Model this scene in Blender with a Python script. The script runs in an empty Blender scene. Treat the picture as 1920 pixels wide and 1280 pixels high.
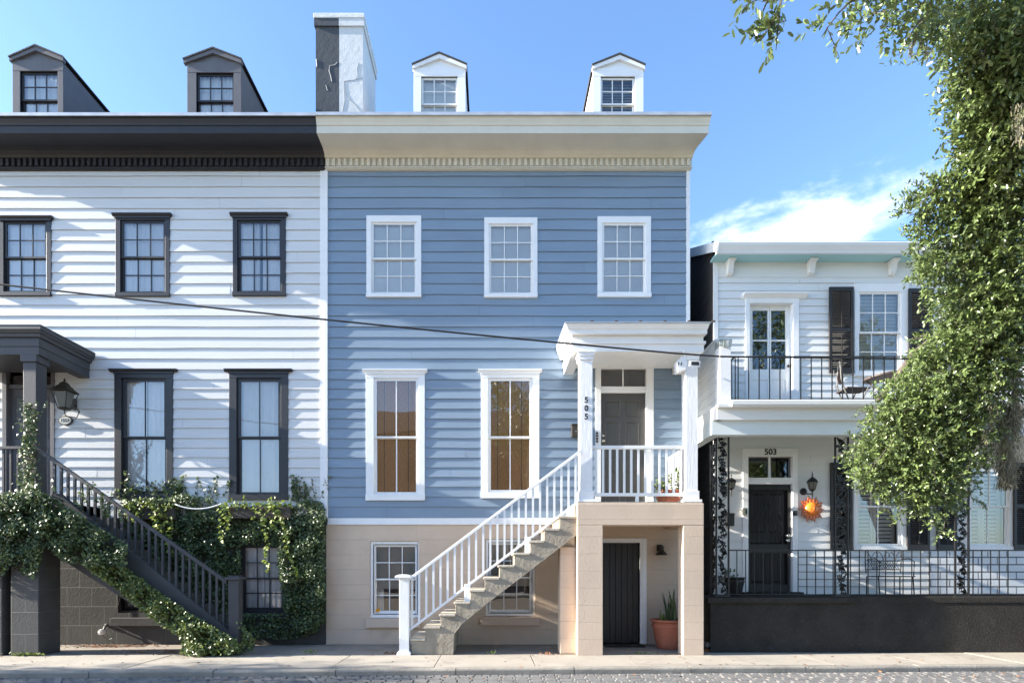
import bpy, bmesh, math, random
import numpy as np
from mathutils import Vector, Matrix

random.seed(7)
RNG = np.random.default_rng(11)
SC = bpy.context.scene
COL = SC.collection
R = math.radians

# ------------------------------------------------------------------ camera
# The eye stands in the street at the world origin, 1.6 m up, looking square at the house fronts (+Y).
F, VX, VY, EZ = 1068.0, 925.0, 1065.0, 1.6      # focal length in photo pixels, vanishing point, eye height


def X(px, Y):
    return (px - VX) * Y / F


def Z(py, Y):
    return EZ + (VY - py) * Y / F


cam_d = bpy.data.cameras.new('camera')
cam = bpy.data.objects.new('camera', cam_d)
COL.objects.link(cam)
cam.location = (0, 0, EZ)
cam.rotation_euler = (R(90), 0, 0)
cam_d.sensor_width = 36.0
cam_d.lens = F / 1920 * 36.0
cam_d.shift_x = (960 - VX) / 1920
cam_d.shift_y = (VY - 640) / 1920
cam_d.clip_end = 5000
cam_d.clip_start = 0.05
SC.camera = cam

# ------------------------------------------------------------------ sun, sky, exposure
SUN = Vector((15.0, 1.15, -6.0)).normalized()      # the way the light travels: low, nearly along the fronts
to_sun = -SUN
elev = math.asin(to_sun.z)
sun_d = bpy.data.lights.new('sun', 'SUN')
sun_d.energy = 5.0
sun_d.angle = R(0.5)
sun_d.color = (1.0, 0.93, 0.82)
sun = bpy.data.objects.new('sun', sun_d)
COL.objects.link(sun)
sun.rotation_euler = SUN.to_track_quat('-Z', 'Y').to_euler()
sun.location = (-20, -5, 20)

world = bpy.data.worlds.new('World')
SC.world = world
world.use_nodes = True
nt = world.node_tree
nt.nodes.clear()
wo = nt.nodes.new('ShaderNodeOutputWorld')
bg = nt.nodes.new('ShaderNodeBackground')
bg.inputs['Strength'].default_value = 0.125
sky = nt.nodes.new('ShaderNodeTexSky')
sky.sky_type = 'NISHITA'
sky.sun_disc = False
sky.sun_elevation = elev
sky.sun_rotation = math.atan2(to_sun.x, to_sun.y)
sky.air_density = 1.0
sky.dust_density = 0.7
sky.ozone_density = 4.4
tc = nt.nodes.new('ShaderNodeTexCoord')


def wmath(op, a, b=None):
    n = nt.nodes.new('ShaderNodeMath')
    n.operation = op
    for i, v in enumerate((a, b)):
        if v is None:
            continue
        if isinstance(v, (int, float)):
            n.inputs[i].default_value = v
        else:
            nt.links.new(v, n.inputs[i])
    return n.outputs[0]


# a bank of thin cloud low over the right-hand roofs (in the sky's own directions)
dirv = Vector((1510 - VX, F, VY - 405)).normalized()
sep = nt.nodes.new('ShaderNodeSeparateXYZ')
nt.links.new(tc.outputs['Generated'], sep.inputs[0])
az = wmath('ARCTAN2', sep.outputs[0], sep.outputs[1])
el = wmath('ARCSINE', sep.outputs[2])
az0 = math.atan2(dirv.x, dirv.y)
el0 = math.asin(dirv.z)
da = wmath('DIVIDE', wmath('SUBTRACT', az, az0), 0.23)
de = wmath('DIVIDE', wmath('SUBTRACT', el, el0 - 0.012), 0.055)
d2 = wmath('ADD', wmath('MULTIPLY', da, da), wmath('MULTIPLY', de, de))
mask = wmath('SUBTRACT', 1.0, d2)
comb = nt.nodes.new('ShaderNodeCombineXYZ')
nt.links.new(wmath('ADD', wmath('MULTIPLY', az, 7.0), 5.3), comb.inputs[0])
nt.links.new(wmath('MULTIPLY', el, 15.0), comb.inputs[1])
noi = nt.nodes.new('ShaderNodeTexNoise')
noi.inputs['Scale'].default_value = 1.5
noi.inputs['Detail'].default_value = 8
noi.inputs['Roughness'].default_value = 0.62
noi.inputs['Distortion'].default_value = 0.15
nt.links.new(comb.outputs[0], noi.inputs['Vector'])
cl = wmath('ADD', wmath('MULTIPLY', wmath('SUBTRACT', noi.outputs['Fac'], 0.5), 2.3), wmath('MULTIPLY', mask, 0.72))
mr = nt.nodes.new('ShaderNodeMapRange')
mr.interpolation_type = 'SMOOTHSTEP'
mr.inputs['From Min'].default_value = 0.05
mr.inputs['From Max'].default_value = 1.25
mr.inputs['To Max'].default_value = 0.9
nt.links.new(cl, mr.inputs['Value'])
mx = nt.nodes.new('ShaderNodeMix')
mx.data_type = 'RGBA'
nt.links.new(mr.outputs[0], mx.inputs['Factor'])
nt.links.new(sky.outputs[0], mx.inputs[6])
mx.inputs[7].default_value = (4.3, 4.5, 4.9, 1)
nt.links.new(mx.outputs[2], bg.inputs['Color'])
nt.links.new(bg.outputs[0], wo.inputs[0])

SC.view_settings.view_transform = 'Standard'
SC.view_settings.look = 'None'
SC.view_settings.gamma = 1
SC.view_settings.exposure = 1.93
SC.cycles.use_denoising = True
SC.cycles.max_bounces = 8
SC.cycles.transparent_max_bounces = 12

# ------------------------------------------------------------------ materials
MATS = {}


def mat(name, color, rough=0.6, metal=0.0, spec=0.5, bump=None, var=None, stain=None, joints=None, coat=0.0, trans=0.0,
        attr=None, stretch=(1, 1, 1), board=0.0):
    """bump=(scale, distance[, detail]); var=(scale, amount) mottles the colour; stain=(scale, threshold, colour, amount)
    patches of dirt or wear; joints=(w, h, mortar colour, size) a block pattern; attr=(amount) per-leaf tint."""
    m = bpy.data.materials.new(name)
    m.use_nodes = True
    t = m.node_tree
    N, L = t.nodes, t.links
    p = N['Principled BSDF']
    p.inputs['Roughness'].default_value = rough
    p.inputs['Metallic'].default_value = metal
    p.inputs['Specular IOR Level'].default_value = spec
    p.inputs['Coat Weight'].default_value = coat
    p.inputs['Base Color'].default_value = (*color, 1)
    tcn = N.new('ShaderNodeTexCoord')
    mp = N.new('ShaderNodeMapping')
    mp.inputs['Scale'].default_value = stretch
    L.new(tcn.outputs['Object'], mp.inputs['Vector'])
    vec = mp.outputs[0]
    col = None
    rgb = N.new('ShaderNodeRGB')
    rgb.outputs[0].default_value = (*color, 1)
    col = rgb.outputs[0]

    def mixc(a, b, fac, kind='MIX'):
        n = N.new('ShaderNodeMix')
        n.data_type = 'RGBA'
        n.blend_type = kind
        for i, s in ((6, a), (7, b)):
            if isinstance(s, tuple):
                n.inputs[i].default_value = (*s, 1)
            else:
                L.new(s, n.inputs[i])
        if isinstance(fac, float):
            n.inputs['Factor'].default_value = fac
        else:
            L.new(fac, n.inputs['Factor'])
        return n.outputs[2]

    def noise(scale, detail=4, rgh=0.6, v=None):
        n = N.new('ShaderNodeTexNoise')
        n.inputs['Scale'].default_value = scale
        n.inputs['Detail'].default_value = detail
        n.inputs['Roughness'].default_value = rgh
        L.new(v or vec, n.inputs['Vector'])
        return n.outputs['Fac']

    def ramp(s, a, b, c=0.0, d=1.0):
        n = N.new('ShaderNodeMapRange')
        n.inputs['From Min'].default_value = a
        n.inputs['From Max'].default_value = b
        n.inputs['To Min'].default_value = c
        n.inputs['To Max'].default_value = d
        L.new(s, n.inputs['Value'])
        return n.outputs[0]

    hgt = None
    if board:
        ba = N.new('ShaderNodeAttribute')
        ba.attribute_name = 'tint'
        col = mixc(col, mixc((1 - board,) * 3, (1 + board, 1 + board, 1 + board * .8), ba.outputs['Fac']), 1.0, 'MULTIPLY')
    if attr:
        a = N.new('ShaderNodeAttribute')
        a.attribute_name = 'tint'
        lo = tuple(c * (1 - attr) for c in color)
        hi = (min(1, color[0] * (1 + 1.5 * attr)), min(1, color[1] * (1 + 1.1 * attr)), color[2] * (1 + 0.5 * attr))
        col = mixc(lo, hi, a.outputs['Fac'])
    if var:
        s, amt = var
        lo = tuple(c * (1 - amt) for c in (1, 1, 1))
        hi = tuple(c * (1 + amt) for c in (1, 1, 1))
        col = mixc(col, mixc(lo, hi, ramp(noise(s, 6), 0.25, 0.75)), 1.0, 'MULTIPLY')
    if stain:
        for (s, th, sc_, amt) in (stain if isinstance(stain, list) else [stain]):
            f = ramp(noise(s, 8, 0.68), th, th + 0.1, 0.0, amt)
            col = mixc(col, sc_, f)
    if joints:
        jw, jh, jc, js = joints
        b = N.new('ShaderNodeTexBrick')
        b.inputs['Scale'].default_value = 1.0
        b.inputs['Brick Width'].default_value = jw
        b.inputs['Row Height'].default_value = jh
        b.inputs['Mortar Size'].default_value = js
        b.inputs['Mortar Smooth'].default_value = 0.2
        mp2 = N.new('ShaderNodeMapping')
        mp2.inputs['Rotation'].default_value = (R(-90), 0, 0)
        L.new(tcn.outputs['Object'], mp2.inputs['Vector'])
        L.new(mp2.outputs[0], b.inputs['Vector'])
        col = mixc(col, jc, b.outputs['Fac'])
        inv = ramp(b.outputs['Fac'], 0, 1, 1, 0)
        hgt = inv
    L.new(col, p.inputs['Base Color'])
    if bump:
        s, dist = bump[0], bump[1]
        bn = N.new('ShaderNodeBump')
        bn.inputs['Distance'].default_value = dist
        bn.inputs['Strength'].default_value = 1.0
        h = noise(s, bump[2] if len(bump) > 2 else 5, 0.6)
        if hgt is not None:
            ad = N.new('ShaderNodeMath')
            ad.operation = 'ADD'
            L.new(h, ad.inputs[0])
            L.new(hgt, ad.inputs[1])
            h = ad.outputs[0]
        L.new(h, bn.inputs['Height'])
        L.new(bn.outputs[0], p.inputs['Normal'])
    if trans:
        tr = N.new('ShaderNodeBsdfTranslucent')
        L.new(col, tr.inputs['Color'])
        ms = N.new('ShaderNodeMixShader')
        ms.inputs[0].default_value = trans
        L.new(p.outputs[0], ms.inputs[1])
        L.new(tr.outputs[0], ms.inputs[2])
        L.new(ms.outputs[0], N['Material Output'].inputs[0])
    MATS[name] = m
    return m


WHITE_SIDING = mat('white siding paint', (0.63, 0.635, 0.63), 0.55, var=(1.1, 0.05), bump=(38, 0.0025, 7), stretch=(0.5, 1, 1.6),
                   stain=[(2.3, 0.66, (0.55, 0.54, 0.50), 0.35), (13, 0.74, (0.4, 0.38, 0.34), 0.5)], board=0.02)
BLUE_SIDING = mat('blue siding paint', (0.205, 0.274, 0.355), 0.55, var=(1.3, 0.09), bump=(38, 0.0025, 7), stretch=(0.5, 1, 1.6),
                  stain=[(2.7, 0.66, (0.36, 0.45, 0.55), 0.5), (9, 0.70, (0.16, 0.215, 0.29), 0.45), (1.1, 0.63, (0.25, 0.30, 0.36), 0.5), (15, 0.74, (0.45, 0.5, 0.55), 0.5)], board=0.05)
WHITE = mat('white trim paint', (0.82, 0.82, 0.81), 0.45, var=(4, 0.04), bump=(60, 0.0012, 5),
            stain=(7, 0.68, (0.5, 0.47, 0.41), 0.35))
SASH = mat('white sash paint', (0.80, 0.80, 0.78), 0.45, var=(4, 0.04))
CHAR = mat('charcoal trim paint', (0.023, 0.021, 0.023), 0.42, var=(5, 0.18), bump=(50, 0.0015, 5),
           stain=(16, 0.72, (0.28, 0.27, 0.26), 0.45))
CHAR2 = mat('charcoal cornice paint', (0.021, 0.020, 0.023), 0.55, var=(3, 0.2), bump=(40, 0.002, 5))
PORCHG = mat('charcoal porch paint', (0.050, 0.049, 0.053), 0.55, var=(3, 0.15), bump=(40, 0.002, 5))
CHAR3 = mat('grey dormer paint', (0.115, 0.112, 0.120), 0.6, var=(3, 0.15), bump=(40, 0.002, 5),
            stain=(8, 0.7, (0.25, 0.24, 0.23), 0.4))
CREAM = mat('cream cornice paint', (0.66, 0.62, 0.52), 0.5, var=(2.5, 0.07), bump=(30, 0.002, 5),
            stain=(5, 0.66, (0.42, 0.37, 0.28), 0.35))
TIN = mat('grey tin edging', (0.42, 0.45, 0.48), 0.45, 0.35, var=(3, 0.2), stain=(5, 0.65, (0.2, 0.2, 0.2), 0.5))
SLATE = mat('dark roof shingle', (0.05, 0.05, 0.055), 0.85, var=(6, 0.3), bump=(25, 0.01))
BEIGE = mat('beige stucco', (0.60, 0.470, 0.355), 0.85, var=(1.1, 0.12), bump=(22, 0.0035, 8),
            stain=[(1.3, 0.60, (0.43, 0.345, 0.27), 0.5), (5, 0.68, (0.36, 0.29, 0.23), 0.4), (16, 0.72, (0.3, 0.25, 0.2), 0.4)],
            joints=(1.9, 0.315, (0.50, 0.395, 0.31), 0.0025))
BEIGE_PLAIN = mat('beige stucco edge', (0.60, 0.475, 0.375), 0.85, var=(1.1, 0.12), bump=(22, 0.0035, 8))
CONC = mat('weathered stair concrete', (0.30, 0.262, 0.205), 0.9, var=(3, 0.25), bump=(18, 0.02, 8),
           stain=[(2.6, 0.56, (0.13, 0.115, 0.09), 0.6), (5, 0.64, (0.55, 0.52, 0.46), 0.5)])
GREYBLOCK = mat('dark grey painted block', (0.062, 0.060, 0.057), 0.7, var=(2, 0.2), bump=(24, 0.0035, 7),
                stain=(3, 0.63, (0.11, 0.105, 0.10), 0.5), joints=(0.52, 0.40, (0.105, 0.10, 0.095), 0.005))
GREYPLAIN = mat('dark grey painted concrete', (0.062, 0.060, 0.057), 0.75, var=(2, 0.2), bump=(24, 0.0035, 7))
BLACKSTUCCO = mat('black rough stucco', (0.042, 0.039, 0.035), 0.95, spec=0.12, var=(3, 0.25), bump=(34, 0.045, 9),
                  stain=[(2.5, 0.60, (0.075, 0.073, 0.068), 0.5), (24, 0.60, (0.115, 0.112, 0.105), 0.7)])
WALK = mat('pale concrete paving', (0.33, 0.295, 0.245), 0.9, var=(1.6, 0.14), bump=(60, 0.004, 6),
           stain=[(1.2, 0.56, (0.19, 0.165, 0.135), 0.6), (14, 0.70, (0.22, 0.19, 0.15), 0.5)])
WALK2 = mat('dirty concrete strip', (0.27, 0.235, 0.195), 0.9, var=(2, 0.22), bump=(60, 0.006, 6),
            stain=[(2.2, 0.56, (0.18, 0.155, 0.13), 0.6)])
KERB = mat('worn kerb stone', (0.26, 0.235, 0.197), 0.9, var=(3, 0.25), bump=(30, 0.01, 6), stain=(4, 0.58, (0.14, 0.13, 0.11), 0.6))
COBBLE = mat('grey road pavers', (0.15, 0.143, 0.135), 0.85, var=(4, 0.3), bump=(30, 0.008, 5), stain=(5, 0.62, (0.20, 0.195, 0.185), 0.5))
GROUND = mat('bare ground', (0.10, 0.095, 0.07), 0.95, var=(0.3, 0.3))
ASPHALT = mat('road joint sand', (0.022, 0.020, 0.018), 0.95, var=(8, 0.3), bump=(60, 0.006))
BOUNCEROAD = mat('warm bounce paving', (0.29, 0.235, 0.175), 0.9, var=(1.5, 0.2))  # warm brick tone chosen to bounce sunlight back at the house fronts
LINEPAINT = mat('worn road paint', (0.19, 0.186, 0.178), 0.8, var=(20, 0.3), stain=(9, 0.52, (0.2, 0.2, 0.2), 0.6))
IRON = mat('black wrought iron', (0.010, 0.0095, 0.0095), 0.42, var=(9, 0.3), stain=(9, 0.68, (0.10, 0.07, 0.05), 0.4))
RUSTIRON = mat('weathered brown iron', (0.075, 0.050, 0.036), 0.6, var=(9, 0.4), stain=(12, 0.6, (0.22, 0.11, 0.05), 0.5))
GREYIRON = mat('weathered grey iron', (0.10, 0.095, 0.09), 0.55, var=(9, 0.3))
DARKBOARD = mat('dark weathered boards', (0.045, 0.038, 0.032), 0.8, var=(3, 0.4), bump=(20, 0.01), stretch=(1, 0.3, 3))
DOORGREY = mat('grey brown door paint', (0.075, 0.070, 0.062), 0.45, var=(6, 0.1))
DOORBLACK = mat('black door paint', (0.013, 0.0135, 0.015), 0.45, var=(6, 0.2), bump=(40, 0.002))
SHUTTER = mat('black shutter paint', (0.020, 0.017, 0.016), 0.5, var=(6, 0.2))
HAINT = mat('pale blue green ceiling paint', (0.33, 0.56, 0.58), 0.6, var=(2, 0.06))
PALEGREY = mat('pale grey green beam paint', (0.66, 0.71, 0.70), 0.5, var=(2, 0.06), stain=(4, 0.66, (0.45, 0.45, 0.42), 0.35))
HOUSE3 = mat('soft white siding paint', (0.72, 0.725, 0.71), 0.55, var=(1.4, 0.06), bump=(38, 0.002, 6), stretch=(0.5, 1, 1.6), stain=[(3, 0.67, (0.5, 0.48, 0.43), 0.35)])
CURTAIN = mat('white curtain cloth', (0.95, 0.955, 0.96), 0.9, var=(3, 0.03))
BLIND = mat('white window blind', (0.95, 0.95, 0.93), 0.8, var=(1.5, 0.06))
GREYBLIND = mat('grey window blind', (0.47, 0.46, 0.41), 0.8, var=(1.5, 0.08))
INSIDE = mat('dark room wall', (0.05, 0.048, 0.045), 0.9)
TERRA = mat('terracotta', (0.42, 0.135, 0.075), 0.7, var=(5, 0.15), bump=(40, 0.003), stain=(4, 0.66, (0.55, 0.42, 0.36), 0.45))
SUNCLAY = mat('orange glazed clay', (0.80, 0.20, 0.025), 0.35, var=(9, 0.35), coat=0.4)
SUNDARK = mat('red brown glazed clay', (0.42, 0.085, 0.02), 0.4, var=(12, 0.4), coat=0.3)
BRASS = mat('polished metal', (0.72, 0.68, 0.6), 0.25, 1.0)
BRONZE = mat('dark bronze', (0.042, 0.034, 0.024), 0.5, 0.3, var=(9, 0.3))
FROST = mat('frosted lantern glass', (0.22, 0.215, 0.18), 0.35, trans=0.35)
BLACKPL = mat('black plastic', (0.02, 0.02, 0.021), 0.4)
WHITEPL = mat('white plastic', (0.80, 0.80, 0.80), 0.35)
SIGNW = mat('cream sign enamel', (0.72, 0.69, 0.60), 0.4, var=(12, 0.1))
STICKER = mat('orange sticker', (0.85, 0.36, 0.01), 0.5)
MAILBOX = mat('brown mailbox metal', (0.045, 0.036, 0.024), 0.45)
SOIL = mat('potting soil', (0.05, 0.035, 0.025), 0.95, bump=(40, 0.01))
PLANTER = mat('weathered planter wood', (0.075, 0.060, 0.046), 0.8, var=(5, 0.35), bump=(20, 0.01))
OAKLEAF = mat('oak leaf', (0.125, 0.190, 0.075), 0.30, spec=0.7, attr=0.55, trans=0.22)
IVYLEAF = mat('ivy leaf', (0.085, 0.130, 0.060), 0.42, spec=0.5, attr=0.55, trans=0.2)
SUNLIT_YOUNGIVY = mat('sunlit young ivy leaf', (0.125, 0.175, 0.058), 0.4, spec=0.5, attr=0.5, trans=0.25)  # ivy colour lightened: sunlight on the stair strip painted in, younger growth too
LIMELEAF = mat('lime trailing leaf', (0.15, 0.21, 0.045), 0.5, attr=0.45, trans=0.3)
SNAKE = mat('snake plant leaf', (0.05, 0.085, 0.035), 0.4, attr=0.5, trans=0.1)
WEED = mat('weed leaf', (0.14, 0.20, 0.05), 0.6, attr=0.5, trans=0.25)
DRYLEAF = mat('dry brown leaf', (0.20, 0.10, 0.055), 0.8, attr=0.5)
BARK = mat('oak bark', (0.095, 0.078, 0.062), 0.9, var=(5, 0.3), bump=(14, 0.03, 8))
MOSS = mat('grey spanish moss', (0.19, 0.19, 0.145), 0.9, attr=0.4, trans=0.2)
CABLE = mat('black cable sheath', (0.012, 0.012, 0.013), 0.6)
BRICKRED = mat('old red brick', (0.26, 0.12, 0.085), 0.85, var=(3, 0.25), joints=(0.22, 0.075, (0.4, 0.37, 0.33), 0.01), bump=(30, 0.005))
BRICKWHITE = mat('white painted brick', (0.72, 0.735, 0.75), 0.6, var=(3, 0.06), joints=(0.40, 0.155, (0.22, 0.23, 0.24), 0.014), bump=(30, 0.006))


def bamboo():
    m = mat('bamboo blind', (0.33, 0.155, 0.045), 0.75)
    t = m.node_tree
    N, L = t.nodes, t.links
    p = N['Principled BSDF']
    tcn = N.new('ShaderNodeTexCoord')
    w = N.new('ShaderNodeTexWave')
    w.bands_direction = 'Z'
    w.inputs['Scale'].default_value = 21
    w.inputs['Distortion'].default_value = 2.0
    w.inputs['Detail'].default_value = 3
    L.new(tcn.outputs['Object'], w.inputs['Vector'])
    mp = N.new('ShaderNodeMapping')
    mp.inputs['Scale'].default_value = (26, 1, 70)
    L.new(tcn.outputs['Object'], mp.inputs['Vector'])
    n = N.new('ShaderNodeTexNoise')
    n.inputs['Scale'].default_value = 1.0
    n.inputs['Detail'].default_value = 5
    L.new(mp.outputs[0], n.inputs['Vector'])
    cr = N.new('ShaderNodeValToRGB')
    cr.color_ramp.elements[0].position = 0.3
    cr.color_ramp.elements[0].color = (0.62, 0.29, 0.085, 1)
    cr.color_ramp.elements[1].position = 0.75
    cr.color_ramp.elements[1].color = (1.0, 0.62, 0.27, 1)
    L.new(n.outputs['Fac'], cr.inputs[0])
    mxn = N.new('ShaderNodeMix')
    mxn.data_type = 'RGBA'
    mxn.blend_type = 'MULTIPLY'
    mxn.inputs['Factor'].default_value = 0.2
    L.new(cr.outputs[0], mxn.inputs[6])
    L.new(w.outputs['Color'], mxn.inputs[7])
    L.new(mxn.outputs[2], p.inputs['Base Color'])
    return m


BAMBOO = bamboo()


def glass_mat():
    m = bpy.data.materials.new('window glass')
    m.use_nodes = True
    t = m.node_tree
    N, L = t.nodes, t.links
    N.remove(N['Principled BSDF'])
    fr = N.new('ShaderNodeFresnel')
    fr.inputs['IOR'].default_value = 1.62
    mul = N.new('ShaderNodeMath')
    mul.operation = 'MULTIPLY_ADD'
    mul.inputs[1].default_value = 2.2
    mul.inputs[2].default_value = 0.04
    L.new(fr.outputs[0], mul.inputs[0])
    tr = N.new('ShaderNodeBsdfTransparent')
    tr.inputs['Color'].default_value = (0.985, 0.99, 0.985, 1)
    gl = N.new('ShaderNodeBsdfGlossy')
    gl.inputs['Roughness'].default_value = 0.015
    tcn = N.new('ShaderNodeTexCoord')
    nz = N.new('ShaderNodeTexNoise')
    nz.inputs['Scale'].default_value = 1.3
    nz.inputs['Detail'].default_value = 0.6
    L.new(tcn.outputs['Object'], nz.inputs['Vector'])
    bn = N.new('ShaderNodeBump')
    bn.inputs['Distance'].default_value = 0.004
    L.new(nz.outputs['Fac'], bn.inputs['Height'])
    L.new(bn.outputs[0], gl.inputs['Normal'])
    ms = N.new('ShaderNodeMixShader')
    L.new(mul.outputs[0], ms.inputs[0])
    L.new(tr.outputs[0], ms.inputs[1])
    L.new(gl.outputs[0], ms.inputs[2])
    L.new(ms.outputs[0], N['Material Output'].inputs[0])
    return m


GLASS = glass_mat()

# ------------------------------------------------------------------ building helpers
ORG = {}


def tag(o, label=None, cat=None, group=None, kind=None):
    if label:
        o['label'] = label
    if cat:
        o['category'] = cat
    if group:
        o['group'] = group
    if kind:
        o['kind'] = kind
    return o


def thing(name, loc, label, cat, group=None, kind=None):
    o = bpy.data.objects.new(name, None)
    COL.objects.link(o)
    o.empty_display_size = 0.2
    o.location = loc
    ORG[o] = Vector(loc)
    return tag(o, label, cat, group, kind)


class MB:
    """collects boxes, bars, tubes and sheets; build() links them as ONE mesh object"""

    def __init__(s):
        s.v, s.f, s.tint = [], [], []

    def add(s, vs, fs):
        n = len(s.v)
        s.v += [tuple(p) for p in vs]
        s.f += [tuple(i + n for i in f) for f in fs]
        return s

    def box(s, x0, x1, y0, y1, z0, z1):
        x0, x1 = min(x0, x1), max(x0, x1)
        y0, y1 = min(y0, y1), max(y0, y1)
        z0, z1 = min(z0, z1), max(z0, z1)
        return s.add([(x0, y0, z0), (x1, y0, z0), (x1, y1, z0), (x0, y1, z0), (x0, y0, z1), (x1, y0, z1), (x1, y1, z1), (x0, y1, z1)],
                     [(3, 2, 1, 0), (4, 5, 6, 7), (0, 1, 5, 4), (1, 2, 6, 5), (2, 3, 7, 6), (3, 0, 4, 7)])

    def quad(s, *p):
        return s.add(p, [tuple(range(len(p)))])

    def prism_y(s, poly, y0, y1):            # polygon in (x, z) pushed along Y
        n = len(poly)
        a = sum(poly[i][0] * poly[(i + 1) % n][1] - poly[(i + 1) % n][0] * poly[i][1] for i in range(n))
        if a < 0:
            poly = poly[::-1]
        vs = [(x, y0, z) for x, z in poly] + [(x, y1, z) for x, z in poly]
        fs = [tuple(range(n)), tuple(range(2 * n - 1, n - 1, -1))]
        fs += [((i + 1) % n, i, n + i, n + (i + 1) % n) for i in range(n)]
        return s.add(vs, fs)

    def prism_x(s, poly, x0, x1, m0=0.0, m1=0.0, yref=0.0):   # polygon in (y, z) pushed along X, ends mitred by m*(yref-y)
        n = len(poly)
        a = sum(poly[i][0] * poly[(i + 1) % n][1] - poly[(i + 1) % n][0] * poly[i][1] for i in range(n))
        if a < 0:
            poly = poly[::-1]
        vs = [(x0 - m0 * (yref - y), y, z) for y, z in poly] + [(x1 + m1 * (yref - y), y, z) for y, z in poly]
        fs = [tuple(range(n - 1, -1, -1)), tuple(range(n, 2 * n))]
        fs += [(i, (i + 1) % n, n + (i + 1) % n, n + i) for i in range(n)]
        return s.add(vs, fs)

    def prism_z(s, poly, z0, z1):
        n = len(poly)
        a = sum(poly[i][0] * poly[(i + 1) % n][1] - poly[(i + 1) % n][0] * poly[i][1] for i in range(n))
        if a < 0:
            poly = poly[::-1]
        vs = [(x, y, z0) for x, y in poly] + [(x, y, z1) for x, y in poly]
        fs = [tuple(range(n - 1, -1, -1)), tuple(range(n, 2 * n))]
        fs += [(i, (i + 1) % n, n + (i + 1) % n, n + i) for i in range(n)]
        return s.add(vs, fs)

    def tube(s, pts, r, n=6):
        pts = [Vector(p) for p in pts]
        rs = r if isinstance(r, (list, tuple)) else [r] * len(pts)
        rings = []
        up = Vector((0, 0, 1))
        for i, p in enumerate(pts):
            t = (pts[min(i + 1, len(pts) - 1)] - pts[max(i - 1, 0)])
            if t.length < 1e-9:
                t = Vector((0, 0, 1))
            t.normalize()
            ref = up if abs(t.dot(up)) < 0.95 else Vector((0, 1, 0))
            a = t.cross(ref).normalized()
            b = t.cross(a).normalized()
            rings.append([p + (a * math.cos(k * 2 * math.pi / n) + b * math.sin(k * 2 * math.pi / n)) * rs[i] for k in range(n)])
        vs = [q for ring in rings for q in ring]
        fs = []
        for i in range(len(pts) - 1):
            for k in range(n):
                k2 = (k + 1) % n
                fs.append((i * n + k, (i + 1) * n + k, (i + 1) * n + k2, i * n + k2))
        fs.append(tuple(range(n)))
        fs.append(tuple(range(len(vs) - 1, len(vs) - n - 1, -1)))
        return s.add(vs, fs)

    def lathe(s, c, prof, n=20, ax='z', a0=0.0):
        vs, fs = [], []
        for (r, h) in prof:
            for k in range(n):
                a = a0 + k * 2 * math.pi / n
                if ax == 'z':
                    vs.append((c[0] + r * math.cos(a), c[1] + r * math.sin(a), c[2] + h))
                else:
                    vs.append((c[0] + r * math.cos(a), c[1] - h, c[2] + r * math.sin(a)))
        m = len(prof)
        for i in range(m - 1):
            for k in range(n):
                k2 = (k + 1) % n
                fs.append((i * n + k, i * n + k2, (i + 1) * n + k2, (i + 1) * n + k))
        fs.append(tuple(range(n - 1, -1, -1)))
        fs.append(tuple(range((m - 1) * n, m * n)))
        return s.add(vs, fs)

    def build(s, name, material, parent=None, label=None, org=None, smooth=False, recalc=True, bevel=0.0):
        v = np.array(s.v, dtype=float)
        if org is None:
            lo, hi = v.min(0), v.max(0)
            org = ((lo[0] + hi[0]) / 2, (lo[1] + hi[1]) / 2, lo[2])
        org = Vector(org)
        me = bpy.data.meshes.new(name)
        me.from_pydata((v - np.array(org)).tolist(), [], s.f)
        if recalc and len(s.f) < 60000:
            bm = bmesh.new()
            bm.from_mesh(me)
            bmesh.ops.recalc_face_normals(bm, faces=bm.faces)
            bm.to_mesh(me)
            bm.free()
        if len(s.tint) == len(s.f) and s.tint:
            me.attributes.new('tint', 'FLOAT', 'FACE').data.foreach_set('value', np.array(s.tint, np.float32))
        me.materials.append(material)
        o = bpy.data.objects.new(name, me)
        COL.objects.link(o)
        if parent is not None:
            o.parent = parent
            o.location = org - ORG[parent]
        else:
            o.location = org
        ORG[o] = org
        if smooth:
            me.shade_smooth()
        if bevel:
            b = o.modifiers.new('bevel', 'BEVEL')
            b.width = bevel
            b.segments = 2
            b.limit_method = 'ANGLE'
        if label:
            o['label'] = label
        return o


def text_mesh(name, body, material, parent, loc, size, thick=0.006, bold=0.0):
    c = bpy.data.curves.new(name, 'FONT')
    c.body = body
    c.size = size
    c.extrude = thick
    c.offset = bold
    c.align_x = 'CENTER'
    c.align_y = 'CENTER'
    o = bpy.data.objects.new('text_source', c)
    COL.objects.link(o)
    bpy.context.view_layer.update()
    me = bpy.data.meshes.new_from_object(o.evaluated_get(bpy.context.evaluated_depsgraph_get()))
    bpy.data.objects.remove(o)
    me.name = name
    me.materials.clear()
    me.materials.append(material)
    ob = bpy.data.objects.new(name, me)
    COL.objects.link(ob)
    ob.rotation_euler = (R(90), 0, 0)
    ob.parent = parent
    ob.location = Vector(loc) - ORG[parent]
    ORG[ob] = Vector(loc)
    return ob


def copy_tree(o, parent=None):
    c = o.copy()
    COL.objects.link(c)
    if parent is not None:
        c.parent = parent
    for ch in list(o.children):
        copy_tree(ch, c)
    return c


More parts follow.
